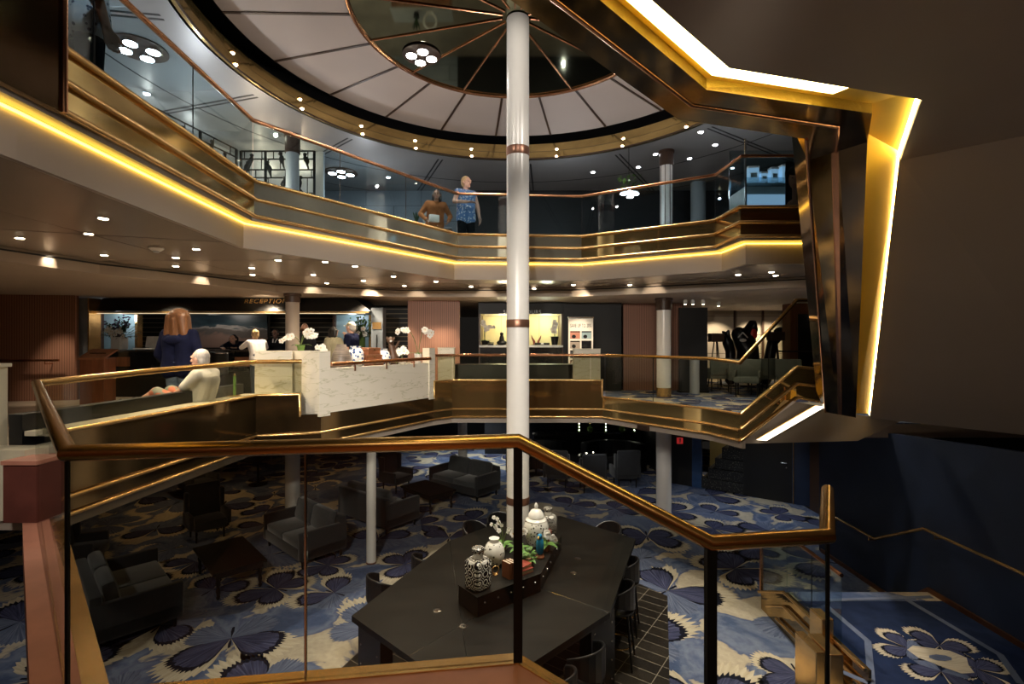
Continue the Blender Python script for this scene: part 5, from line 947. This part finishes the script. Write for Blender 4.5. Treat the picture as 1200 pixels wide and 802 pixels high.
for px, dd in ((803, 12.0), (812, 12.0), (824, 12.0), (842, 12.6)):
    q = Z(px, 359, 5.135); T = thing('track_spot', 'small white track spotlight under the ceiling at the side lounge', 'spotlight', (X(px, dd), dd, 5.09), 0, 'track spotlights by the lounge'); MB().lathe([(.03, -.08), (.05, -.06), (.045, .03), (.012, .044)], n=12).build('housing', 'white_plastic', T, True); MB().lathe([(.026, -.084), (.026, -.081)], n=10).build('lens', 'lamp_warm', T)
T = thing('ceiling_vent', 'small dark square vent in the lower bulkhead near the right column', 'vent', (2.30, 8.69, 2.605), -.885); MB().box((0, -.02, 0), (.24, .02, .09)).build('frame', 'umber', T); 
for k in range(4): MB().box((0, -.034, -.03+.02*k), (.22, .008, .008)).build('slat', 'black_metal', T)
# ================================================================== UPPER GALLERY
wl = [(-7.6, 8.0), (-6.9, 9.6), (-6.55, 11.7), (-4.4, 11.6)]
struct(MB().wall(wl, 5.6, 8.549, .08).build('wall_bird_screen', 'upper_wall'), 'pale lit wall behind the bird screen', 'wall')
def screen(label, a, c, nx, zs, seed):
    a, c = Vector(a), Vector(c); T = thing('bird_screen', label, 'screen', (a.x, a.y, 5.6)); L_ = (c-a).length; dr = (c-a)/L_; rr = random.Random(seed)
    mb = MB()
    for k in range(nx+1): p = a+dr*(L_*k/nx); mb.box((p.x, p.y, (5.602+8.40)/2), (.045, .045, 2.8))
    mb.build('upright', 'black_metal', T, False, True); mb = MB()
    for z in zs: mb.tube([(a.x, a.y, z), (c.x, c.y, z)], .018, 6)
    mb.build('shelf_rail', 'black_metal', T, False, True); mb = MB()
    for i in range(len(zs)-1):
        if zs[i+1]-zs[i] < .3:
            for k in range(nx*2): p = a+dr*(L_*(k+rr.uniform(.2, .8))/(nx*2)); mb.tube([(p.x, p.y, zs[i]), (p.x, p.y, zs[i+1])], .012, 6)
    mb.build('short_upright', 'black_metal', T, False, True); return a, dr, L_
def bird(loc, rz, tilt, proto=[]):
    if proto: o = dup(proto[0], loc, rz); o.rotation_euler = (tilt, 0, rz); return
    T = thing('bird_figure', 'small black bird figure perched on the shelf screen', 'bird figure', loc, rz, 'black bird figures on the screen'); T.rotation_euler = (tilt, 0, rz)
    mb = MB(); mb.ell((0, 0, .12), (.045, .06, .10)); mb.ell((0, .03, .24), (.04, .045, .045)); mb.tube([(0, -.02, .06), (0, -.06, -.10)], [.035, .015], 8); mb.tube([(0, .06, .24), (0, .10, .225)], [.014, .002], 6); mb.build('body', 'black_metal', T, rem=.012, sm=2); proto.append(T)
zs = [8.40, 8.22, 7.98, 7.80, 7.45, 7.25, 6.9, 6.5, 6.0]
a, dr, L_ = screen('black shelf screen with bird figures behind the grey upper column', (-6.1, 11.2), (-4.45, 11.2), 3, zs, 1)
for i, (t, z) in enumerate(((.08, 7.8), (.1, 7.98), (.42, 7.82), (.56, 8.0), (.93, 8.0), (.55, 7.47), (.8, 7.47), (.52, 7.27), (.85, 7.27), (.82, 6.93))):
    p = a+dr*(L_*t); bird((p.x, p.y-.02, z+.09), 1.57*(1 if i % 2 else -1), .5 if i % 3 else 0)
a, dr, L_ = screen('black shelf screen with bird figures on the angled wall at the upper left', (-6.75, 8.2), (-6.15, 11.1), 3, zs[:7], 2)
for i, (t, z) in enumerate(((.2, 7.98), (.35, 8.0), (.5, 7.98), (.62, 7.82), (.75, 8.0), (.88, 7.82))):
    p = a+dr*(L_*t); bird((p.x+.02, p.y, z+.09), .1*i+(0 if i % 2 else PI), .5 if i % 3 else 0)
zs0 = 5.602
def kpt(px, dd): return (X(px, dd), dd)
T = thing('glass_kiosk', 'pale blue lit glass display counter on the upper right gallery', 'display counter', (4.4, 8.3, 5.6))
MB().box((0, 0, .5), (1.3, .6, 1.0)).build('cabinet', 'niche_blue', T); MB().box((0, -.02, 1.12), (1.3, .62, .04)).build('glass_shelf', 'blue_glass', T); MB().box((0, .28, 1.4), (1.3, .02, .8)).build('rear_glass', 'blue_glass', T); MB().box((0, -.31, .62), (1.24, .015, .5)).build('lit_front', 'vitrine_light', T)
for s in (-1, 1):
    for q in (-1, 1): MB().box((s*.64, q*.29, .9), (.025, .025, 1.75)).build('corner_post', 'chrome', T)
for k, (px, py, w, h, lab) in enumerate(((881, 186, .17, .22, 'tall pale blue gift box at the left on the glass kiosk'), (893, 190, .11, .13, 'small blue printed gift box second from left on the glass kiosk'), (905, 184, .13, .2, 'pale gift box in the middle on the glass kiosk'), (919, 186, .18, .24, 'large pale blue gift box at the right on the glass kiosk'))):
    x = X(px, 8.25); T = thing('gift_box', lab, 'box', (x, 8.22, 6.745), .1*k-.1); MB().box((0, 0, h/2), (w, .1, h)).build('carton', 'vitrine_light', T); MB().box((0, 0, h+.015), (w+.006, .106, .03)).build('lid', 'white_plastic', T); MB().box((0, -.052, h*.45), (w*.6, .004, h*.35)).build('printed_label', 'niche_blue', T)  # carton colour carries a faint glow of its own, like the lit case
T = thing('portrait_poster', 'poster with a dark haired woman portrait beside the glass kiosk', 'poster', (X(932, 7.6), 7.6, 6.05)); MB().box((0, 0, .4), (.30, .02, .8)).build('panel', 'black_cloth', T)
mb = MB(); mb.ell((-.02, -.012, .52), (.09, .008, .14)); mb.box((-.02, -.011, .3), (.07, .008, .2)); mb.ell((-.02, -.011, .1), (.13, .008, .13)); mb.build('face_print', 'skin_tan', T, True); mb = MB(); mb.ell((.07, -.016, .5), (.05, .008, .24)); mb.ell((-.03, -.016, .66), (.10, .008, .07)); mb.build('hair_print', 'hair_black', T, True); mb = MB(); mb.ell((-.055, -.02, .55), (.016, .004, .007)); mb.ell((.012, -.02, .55), (.016, .004, .007)); mb.build('eye_print', 'eye_dark', T, True); MB().ell((-.022, -.02, .45), (.026, .004, .009)).build('lip_print', 'lip', T, True)
T = thing('shop_counter', 'dark timber shop counter with ring ornament behind the couple on the upper gallery', 'counter', (X(495, 11.2), 11.2, 5.6)); MB().box((0, 0, .5), (1.3, .4, 1.0)).build('body', 'wood', T); MB().box((0, 0, 1.02), (1.36, .46, .04)).build('counter_top', 'grey_paint', T)
T = thing('ring_ornament', 'white open ring ornament on the upper shop counter', 'ornament', (X(504, 11.1), 11.1, 6.64)); MB().tube([(.14*math.cos(2*PI*k/20), 0, .19+.18*math.sin(2*PI*k/20)) for k in range(21)], .025, 8, False).build('ring', 'white_plastic', T, True); MB().box((0, 0, .008), (.16, .1, .016)).build('foot', 'white_plastic', T)
T = thing('potted_plant', 'small spiky plant on the upper shop counter', 'plant', (X(488, 11.1), 11.1, 6.64)); MB().lathe([(.05, 0), (.07, .1), (.06, .1)], n=14).build('pot', 'black_metal', T, True); mb = MB()
for k in range(16): a = k*.8; leafblade(mb, (0, 0, .09), (math.cos(a)*.5, math.sin(a)*.5, 1.5), .32, .02, .05)
mb.build('leaf_blade', 'leaf_dark', T, True, recalc=False)
# ================================================================== PEOPLE
JD = dict(pelvis=(0, 0, .95), spine=(0, 0, 1.12), chest=(0, 0, 1.30), neck=(0, -.01, 1.44), head=(0, .02, 1.575), sh=(.165, -.01, 1.385), el=(.215, -.03, 1.10), wr=(.215, .05, .86), hip=(.085, 0, .92), kn=(.10, .015, .50), an=(.10, -.02, .085), toe=(.12, .14, .035))
def person(label, loc, rz, pose=None, shirt='navy_cloth', pants='denim', skin='skin', hair=('short', 'hair_grey'), s=1.0, fat=1.0, yaw=0, sleeves='long', legs='long', bust=.0, extra=None, hands=True, pitch=0, eyes=True):
    J = {k: Vector(v) for k, v in JD.items()}; L, R = {}, {}
    for k in ('sh', 'el', 'wr', 'hip', 'kn', 'an', 'toe'): R[k] = J[k].copy(); L[k] = Vector((-J[k].x, J[k].y, J[k].z))
    for k, v in (pose or {}).items():
        v = Vector(v)
        if k in ('pelvis', 'spine', 'chest', 'neck', 'head'): J[k] = v
        elif k.startswith('l_'): L[k[2:]] = Vector((v.x, v.y, v.z))
        elif k.startswith('r_'): R[k[2:]] = v
        else: R[k] = v; L[k] = Vector((-v.x, v.y, v.z))
    T = thing('person', label, 'person', loc, rz)
    Rh = Matrix.Rotation(yaw, 3, 'Z') @ Matrix.Rotation(pitch, 3, 'X'); hc = J['head']
    def h(x, y, z): return hc+Rh @ Vector((x, y, z))
    def torso(mb, e, f):
        for a, c, ra, rc in ((J['pelvis'], J['spine'], .118, .108), (J['spine'], J['chest'], .108, .118)):
            for sx in (-1, 1): mb.cap(a+Vector((sx*.055*f, 0, 0)), c+Vector((sx*.055*f, 0, 0)), ra*(.85+.15*f)+e, rc*(.85+.15*f)+e)
        mb.cap(L['sh'], R['sh'], .062+e, .062+e); mb.cap(J['chest'], J['neck']-Vector((0, 0, .05)), .12+e, .07+e)
        for q in (L, R): mb.cap(J['chest']+Vector((q['sh'].x*.5, 0, 0)), q['sh'], .10+e, .062+e)
        if bust:
            for sx in (-1, 1): mb.ell(J['chest']+Vector((sx*.07, .09, -.03)), .075+e)
    def arm(mb, q, e, cut=1.0):
        mb.cap(q['sh'], q['el'], .056+e, .042+e); w = q['el'].lerp(q['wr'], cut)
        if cut > .05: mb.cap(q['el'], w, .041+e, .041-(.041-.028)*cut+e)
    def legp(mb, q, e, cut=1.0):
        mb.cap(q['hip'], q['kn'], .088*(.8+.2*fat)+e, .058+e); mb.cap(q['kn'], q['kn'].lerp(q['an'], cut), .056+e, .056-(.056-.036)*cut+e)
    b = MB(); torso(b, -.012, fat)
    for q in (L, R):
        arm(b, q, 0); legp(b, q, 0); b.cap(q['an'], q['toe'], .036, .028)
        d = (q['wr']-q['el']).normalized(); sd = Vector((1 if q is R else -1, 0, 0)); fx = Vector((0, 1, 0))-d*d.y
        fx = fx.normalized() if fx.length > .2 else Vector((0, 0, -1)); pn = d.cross(fx).normalized()
        p0 = q['wr']+d*.015
        for k in range(4):
            off = fx*(.036-.024*k); ln = (.072, .082, .077, .06)[k]; a = p0+off*.6; c = p0+d*.085+off; m_ = c+d*ln*.5+pn*.006; e_ = m_+d*ln*.45+pn*.02
            b.cap(a, c, .014, .011); b.cap(c, m_, .0095, .009); b.cap(m_, e_, .009, .0075)
        tb = p0+d*.02+fx*.03; b.cap(tb, tb+d*.035+fx*.03, .014, .011); b.cap(tb+d*.035+fx*.03, tb+d*.065+fx*.038, .011, .009)
    b.cap(J['neck']-Vector((0, 0, .03)), hc-Vector((0, .01, .05)), .055, .05)
    b.ell(h(0, -.005, .025), (.076, .096, .095), Rh); b.ell(h(0, .02, -.045), (.058, .068, .072), Rh); b.ell(h(0, .075, -.09), (.025, .02, .018), Rh)
    b.cap(h(0, .093, .012), h(0, .112, -.025), .010, .016); b.cap(h(-.045, .083, .03), h(.045, .083, .03), .013, .013)
    for sx in (-1, 1): b.ell(h(sx*.078, -.005, -.005), (.012, .022, .032), Rh)
    b.build('body', skin, T, rem=.0095, sm=2)
    if eyes:
        m = MB()
        for sx in (-1, 1): m.ell(h(sx*.032, .088, .008), (.011, .008, .007), Rh, 8, 6)
        m.build('eye', 'eye_dark', T, True); MB().ell(h(0, .090, -.058), (.024, .010, .008), Rh, 10, 6).build('lip', 'lip', T, True)
    g = MB(); torso(g, .008, fat); cut = {'long': .93, 'short': 0, 'none': None}[sleeves]
    for q in (L, R):
        if cut is not None and sleeves == 'long': arm(g, q, .014, cut)
        elif sleeves == 'short': g.cap(q['sh'], q['sh'].lerp(q['el'], .7), .066, .06)
    dn = (J['pelvis']-J['spine']).normalized()
    for sx in (-1, 1): g.cap(J['pelvis']+Vector((sx*.06*fat, 0, 0)), J['pelvis']+Vector((sx*.06*fat, 0, 0))+dn*.06, .128*(.85+.15*fat), .13*(.85+.15*fat))
    so = g.build('shirt', shirt, T, rem=.014, sm=3)
    g = MB(); lc = {'long': .95, 'short': .06}[legs]
    for sx in (-1, 1): g.cap(J['pelvis']+Vector((sx*.05*fat, 0, .05)), J['pelvis']+Vector((sx*.055*fat, 0, -.02)), .118*(.85+.15*fat), .122*(.85+.15*fat))
    for q in (L, R): legp(g, q, .012, lc)
    g.build('trousers' if legs == 'long' else 'shorts', pants, T, rem=.014, sm=2)
    for q in (L, R): MB().cap(q['an']-Vector((0, .02, .035)), q['toe'], .042, .034).build('shoe', 'black_leather', T, True)
    st, hm = hair
    m = MB()
    if st != 'bald':
        m.ell(h(0, -.022, .035), (.087, .098, .100), Rh); m.ell(h(0, -.05, -.015), (.080, .065, .075), Rh)
    if st == 'long':
        for sx in (-1, 0, 1): m.cap(h(sx*.07, -.06, .03), h(sx*.12, -.085, -.19), .09, .055)
        m.ell(h(0, -.03, .055), (.135, .12, .105), Rh)
        for k in range(9): a = -1+k/4; m.cap(h(a*.13, -.08-.05*(1-abs(a)), 0), h(a*.17, -.09-.04*(1-abs(a)), -.23-.015*(k % 3)), .03, .014)
        for sx in (-1, 1): m.cap(h(sx*.105, -.01, .03), h(sx*.15, -.02, -.17), .04, .026)
    if st == 'bob':
        for sx in (-1, 0, 1): m.cap(h(sx*.055, -.05, .02), h(sx*.065, -.06, -.09), .06, .045)
    if st == 'bun': m.ell(h(0, -.12, .06), .045)
    if st == 'bald': m.cap(h(-.06, -.06, -.02), h(.06, -.06, -.02), .035, .035)
    m.build('hair', hm, T, rem=.011, sm=2)
    if extra: extra(T, J, L, R, h, Rh)
    if s != 1: T.scale = (s, s, s)
    return T
def hood(T, J, L, R, h, Rh):
    m = MB(); c = J['neck']+Vector((0, -.10, -.14)); m.ell(c, (.15, .05, .07)); m.cap(c+Vector((-.11, .05, .03)), c+Vector((.11, .05, .03)), .035, .035); m.build('hood', 'navy_cloth', T, rem=.012, sm=2)
person('woman in a navy hoodie with long auburn hair standing with her back to the camera', (-4.62, 6.92, 2.8), -.1, dict(el=(.30, -.02, 1.10), wr=(.27, .14, .93), sh=(.20, -.01, 1.385)), 'navy_cloth', 'denim', 'skin', ('long', 'hair_auburn'), 1.02, 1.75, extra=hood)
sit = dict(pelvis=(0, 0, .13), spine=(0, -.06, .29), chest=(0, -.10, .46), neck=(0, -.09, .60), head=(0, -.03, .725), sh=(.165, -.10, .54), el=(.24, .06, .33), wr=(.12, .25, .28), hip=(.09, .03, .11), kn=(.12, .44, .32), an=(.10, .86, .10), toe=(.10, .93, .20))
person('seated man in a white shirt and floral shorts stretching his legs on the bench', (-3.93, 6.22, 3.16), 1.5, sit, 'white_cloth', 'shorts_floral', 'skin', ('short', 'hair_grey'), 1.0, 1.2, sleeves='short', legs='short')
T = thing('booklet', 'white open booklet lying at the feet of the seated man', 'booklet', (-5.1, 5.95, 3.185), .3); MB().box((-.11, 0, .006), (.22, .28, .008), Matrix.Rotation(-.08, 3, 'Y')).build('page', 'porcelain', T); MB().box((.11, 0, .006), (.22, .28, .008), Matrix.Rotation(.08, 3, 'Y')).build('page', 'porcelain', T)
lean = dict(spine=(0, .10, 1.10), chest=(0, .24, 1.22), neck=(0, .36, 1.30), head=(0, .46, 1.40), sh=(.165, .27, 1.28), el=(.26, .46, 1.19), wr=(.16, .66, 1.18))
def vest(T, J, L, R, h, Rh):
    g = MB()
    for sx in (-1, 1): g.cap(J['pelvis']+Vector((sx*.07, 0, .05)), J['chest']+Vector((sx*.06, 0, .05)), .135, .135)
    g.build('waistcoat', 'navy_cloth', T, rem=.014, sm=2)
person('receptionist in a white shirt and dark waistcoat behind the counter at the left', (X(196, 12.75), 12.78, 2.8), PI+.5, None, 'white_cloth', 'black_cloth', 'skin', ('short', 'hair_grey'), .99, 1.0, extra=vest)
person('receptionist in navy with dark hair leaning over the counter', (X(280, 12.9), 12.95, 2.8), PI+.15, lean, 'navy_cloth', 'black_cloth', 'skin', ('bob', 'hair_black'), .98)
person('blonde woman in a white blouse leaning on the reception counter', (X(305, 11.3), 11.22, 2.8), .75, dict(spine=(0, .05, 1.11), chest=(0, .14, 1.26), neck=(0, .21, 1.38), head=(0, .26, 1.51), sh=(.165, .16, 1.33), el=(.27, .34, 1.21), wr=(.20, .54, 1.21)), 'white_cloth', 'denim', 'skin', ('bun', 'hair_blonde'), .97, 1.2)
def collar(T, J, L, R, h, Rh):
    m = MB()
    for sx in (-1, 1): m.cap(J['neck']+Vector((sx*.05, .04, -.02)), J['neck']+Vector((sx*.03, .12, -.09)), .024, .016)
    m.build('collar', 'white_cloth', T, True)
person('receptionist in a black jacket with white collar and dark hair tied back', (X(323, 12.75), 12.75, 2.8), PI+.1, None, 'black_cloth', 'black_cloth', 'skin_dark', ('bun', 'hair_black'), .96, extra=collar)
person('man in a black jacket behind the arching orchid, back turned', (X(357, 11.35), 11.35, 2.8), .2, None, 'black_cloth', 'black_cloth', 'skin_tan', ('bald', 'hair_auburn'), 1.02, 1.2)
person('woman with black hair in an olive shirt at the reception counter, back turned', (X(391, 11.3), 11.3, 2.8), -.3, dict(el=(.30, .04, 1.14), wr=(.24, .26, 1.10)), 'olive_cloth', 'black_cloth', 'skin_tan', ('bob', 'hair_black'), .97, 1.45, sleeves='short')
def ballcap(T, J, L, R, h, Rh):
    m = MB(); m.ell(h(0, -.008, .06), (.088, .102, .07), Rh); m.ell(h(0, .10, .045), (.062, .075, .010), Rh); m.build('cap', 'olive_cloth', T, rem=.009, sm=1)
person('man in a beige cap and dark polo shirt standing at the counter, facing left', (X(412, 11.2), 11.2, 2.8), 1.3, dict(r_el=(.25, .10, 1.12), r_wr=(.17, .20, 1.34)), 'navy_cloth', 'black_cloth', 'skin', ('short', 'hair_grey'), 1.03, 1.3, sleeves='short', extra=ballcap)
person('woman in a sleeveless blue patterned top and dark shorts at the upper rail', (X(546, 9.6), 9.62, 5.6), PI+.5, dict(r_el=(.30, .14, 1.15), r_wr=(.10, .32, 1.12), l_el=(-.26, -.02, 1.12), l_wr=(-.24, .10, .90)), 'blue_floral', 'black_cloth', 'skin', ('short', 'hair_blonde'), 1.0, 1.15, sleeves='none', legs='short', yaw=.4)
def bag(T, J, L, R, h, Rh):
    m = MB(); m.box(J['pelvis']+Vector((.06, .20, .05)), (.24, .10, .17), bev=.03); m.build('white_bag', 'porcelain', T, True)
person('shorter person in an orange brown top with a white waist bag at the upper rail', (X(508, 9.5), 9.68, 5.6), PI+.35, dict(spine=(0, .05, 1.1), chest=(0, .10, 1.27), neck=(0, .14, 1.40), head=(0, .19, 1.53), sh=(.18, .10, 1.35), el=(.34, .08, 1.10), wr=(.25, .26, .95)), 'orange_cloth', 'grey_velvet', 'skin_tan', ('bob', 'hair_black'), .86, 1.35, sleeves='long', legs='long', yaw=-.3, extra=bag)
person('man in a pale polka dot shirt and black trousers standing at the top left rail', (X(97, 3.85), 3.85, 5.6), -.5, dict(el=(.26, -.03, 1.10), wr=(.24, .05, .86)), 'polka', 'black_cloth', 'skin_tan', ('short', 'hair_grey'), 1.04, 1.5, sleeves='short')
# ================================================================== LIGHT AND CAMERA
W = bpy.data.worlds.new('World'); SC.world = W; W.use_nodes = True; bg = W.node_tree.nodes['Background']; bg.inputs[0].default_value = (.9, .8, .7, 1); bg.inputs[1].default_value = .008
WARM = (1, .80, .56); COOL = (.86, .93, 1.0); NEUT = (1, .92, .82)
def spot(loc, to, power, col, ang=70, blend=.7, size=.06):
    d = (Vector(to)-Vector(loc)).to_track_quat('-Z', 'Y').to_euler(); return pt_light('spot_light', loc, power, col, size, 'SPOT', ang, blend, d)
# dome spots down on the lounge table and carpet
for dx, dy, tx, ty, p in ((-1.6, 1.2, -2.6, 7.8, 420), (1.2, -1.0, .2, 5.6, 420), (1.6, 1.0, 2.6, 8.2, 420), (0, -2.0, -2.0, 4.8, 350), (2, -1.2, 2.7, 5.6, 420), (-.6, .8, .1, 7.0, 450)):
    spot((CX+dx, CY+dy, 9.0), (tx, ty, 0), p*1.6, NEUT, 62, .8, .12)
# reception ceiling downlights
for px, py in rec[::2]:
    p = Z(px, py, 5.3); spot(p, (p.x, p.y, 0), 66, WARM, 130, .9)
for x, y in ((-5.6, 11.3), (-3.4, 11.3), (-7.8, 11.2), (-2.3, 7.9), (-4.1, 5.8), (.2, 11.8)):
    spot((x, y, 5.12), (x, y+.1, 2.8), 150, WARM, 120, .9)
# wall washers
for px, dd in ((100/3, 10.2), (470, 11.9), (520, 11.9), (505, 11.9)):
    spot((X(px, dd), dd, 5.1), (X(px, dd), dd+.6, 3.4), 70, WARM, 56, .8)
for x, y, tx, ty in ((-6.7, 5.7, -6.75, 6.25), (-6.35, 6.9, -6.6, 6.95), (-5.4, 8.9, -5.7, 9.0), (-4.2, 10.4, -4.3, 10.75), (-3.2, 10.9, -3.2, 11.3), (-2.2, 11.1, -2.2, 11.5), (-.6, 11.0, -.6, 11.5), (1.5, 11.0, 1.6, 11.5), (2.9, 10.3, 3.1, 10.8)):
    spot((x, y, 5.31), (tx, ty, 5.05), 7.0, WARM, 70, .5, .03)
spot((X(312, 10.9), 10.7, 4.9), (X(312, 11.5), 11.52, 5.05), 40, WARM, 60)  # added spot brightening the RECEPTION letters
pt_light('picture_light', (X(253, 13.4), 13.3, 5.0), 14, NEUT, .3); pt_light('niche_light', (X(140, 12.9), 12.9, 4.75), 8, COOL, .1); pt_light('niche_light', (X(413, 12.9), 12.9, 4.75), 7, COOL, .1)
pt_light('booth_light', (X(590, 13.5), 13.4, 4.7), 20, (1, .9, .6), .15); pt_light('booth_light', (X(640, 13.5), 13.4, 4.7), 20, (.92, 1, .75), .15)
spot((X(680, 11.6), 11.6, 5.1), (X(680, 12.1), 12.1, 3.9), 40, WARM, 60)
for px in (842, 884, 905): spot((X(px, 15.9), 15.8, 5.1), (X(px, 16.4), 16.45, 3.9), 90, WARM, 80, .6)
spot((5.2, 11.5, 5.1), (5.6, 11.8, 2.8), 25, NEUT, 110)
spot((4.0, 9.6, 5.2), (4.2, 9.8, 2.8), 60, COOL, 110)
# upper gallery cool light
for x, y, p in ((-6.2, 6.0, 60), (-5.4, 8.6, 60), (-3.6, 12.2, 40), (1.2, 11.6, 26), (4.6, 9.6, 30)):
    pt_light('gallery_light', (x, y, 7.5), p*.7, COOL, .02)
spot((-2.3, 2.6, 8.3), (-3.3, 3.85, 6.6), 60, COOL, 60, .8, .03)  # added spot lifting the man at the top left out of the dark
for x, y in ((-2.9, 4.3), (3.0, 4.4), (.1, 3.2)): spot((x, y, 8.7), (.09, 7.6, 7.9), 170, NEUT, 34, .8, .04)  # added spots whitening the top of the tall column
for x, y in ((-2.6, 3.6), (2.9, 4.5)): spot((x, y, 8.6), (.09, 7.6, 6.55), 150, NEUT, 26, .8, .04)  # added spots filling the column's dark stretch lower down
pt_light('screen_light', (-5.3, 10.3, 7.4), 30, WARM, .04)
for x, z in ((-5.75, 8.25), (-4.9, 8.25), (-5.4, 7.1), (-4.7, 7.1)): pt_light('screen_light', (x, 11.40, z), 7, (1, .74, .48), .03)
for y, z in ((9.2, 8.2), (10.4, 8.2)): pt_light('screen_light', (-6.72+.0*y, y, z), 6, (1, .9, .8), .03)
# lower lounge: few warm lamps under the deck, cool wash at the back left
spot((-5.6, 9.0, 2.45), (-5.6, 9.2, 0), 12, (1, .62, .28), 130, .9); spot((-8, 12.5, 2.45), (-7.8, 12.4, 0), 22, (1, .62, .28), 130, .9); spot((-4.5, 14.5, 2.45), (-4.5, 14.5, 0), 22, (1, .62, .28), 130, .9); spot((-6.6, 6.2, 2.45), (-6.8, 6.6, 0), 26, NEUT, 130, .9)
spot((-1.4, 17.0, 2.45), (-1.4, 17.0, 0), 260, COOL, 120, .8); spot((2.5, 13.0, 2.45), (2.4, 13, 0), 20, COOL, 130, .9); spot((5.6, 11.6, 2.4), (5.6, 11.6, 0), 60, COOL, 130, .9); spot((7.0, 15.0, 2.4), (7.2, 14.8, 1), 40, WARM, 120)
spot((6.1, 11.9, 2.45), (6.6, 12.7, 2.2), 10, WARM, 90)
spot((5.0, 5.4, 2.5), (4.9, 5.7, .5), 6, COOL, 110, .9)
# added unseen spots over the camera, brightening marble, fascia and column
for x, y, tx, ty, tz, p, a in ((-1.9, .9, -1.8, 8.2, 3.4, 420, 60), (-.5, .6, .1, 7.6, 4.9, 650, 62), (1.5, 1.3, -2.1, 8.0, 3.4, 520, 24), (.8, .9, 1.7, 8.8, 3.3, 330, 44), (-2.2, .4, -3.6, 6.0, 3.6, 220, 60)):
    spot((x, y, 5.37), (tx, ty, tz), p, NEUT, a, .6, .12)
# added upward spots around the column, evening the light on the dome
for x, y, tx, ty, tz, p, a in ((.45, 7.6, 3, 7.6, 9.04, 75, 155), (-.27, 7.6, -3, 7.6, 9.04, 75, 155), (.09, 7.25, .09, 4, 9.04, 75, 155), (.09, 7.95, .09, 11, 9.04, 75, 155)):
    spot((x, y, 6.98), (tx, ty, tz), p*.52, (1, .9, .82), a, .8, .02)
for x in (-3, 0, 4): spot((x, -1.5, 5.2), (x, -3, 3.8), 25, WARM, 120, .8)  # added spots on the wall behind the camera, to lighten the mirrors' reflections
# warm light above the camera landing
pt_light('landing_light', (-.6, -.8, 5.2), 14, WARM, .2)
pt_light('landing_light', (1.6, -1.2, 5.0), 14, WARM, .2)
spot((.6, -2.6, 3.2), (4.3, 3.6, 4.9), 85, WARM, 66, .9, .2)  # added low spot behind the camera, brightening the stair soffit
spot((4.0, 7.3, 8.3), (4.35, 7.9, 6.3), 14, COOL, 70)  # added spot brightening the kiosk and its portrait
cam = bpy.data.cameras.new('Camera'); cam.sensor_width = 36; cam.sensor_fit = 'HORIZONTAL'; cam.lens = 36*F/1200; cam.clip_start = .05; cam.clip_end = 100
co = bpy.data.objects.new('Camera', cam); COL.objects.link(co); co.location = (0, 0, H); co.rotation_euler = (PI/2, 0, 0); SC.camera = co
SC.view_settings.view_transform = 'Standard'; SC.view_settings.look = 'None'; SC.view_settings.gamma = 1; SC.view_settings.use_curve_mapping = False; SC.view_settings.exposure = .4
cy = SC.cycles; cy.max_bounces = 10; cy.transparent_max_bounces = 24; cy.glossy_bounces = 5; cy.diffuse_bounces = 4; cy.sample_clamp_indirect = 6; cy.use_denoising = True; cy.caustics_reflective = False; cy.caustics_refractive = False
for o in SC.objects:
    if o.parent is None and o.type == 'MESH' and 'kind' not in o: o['kind'] = 'structure'
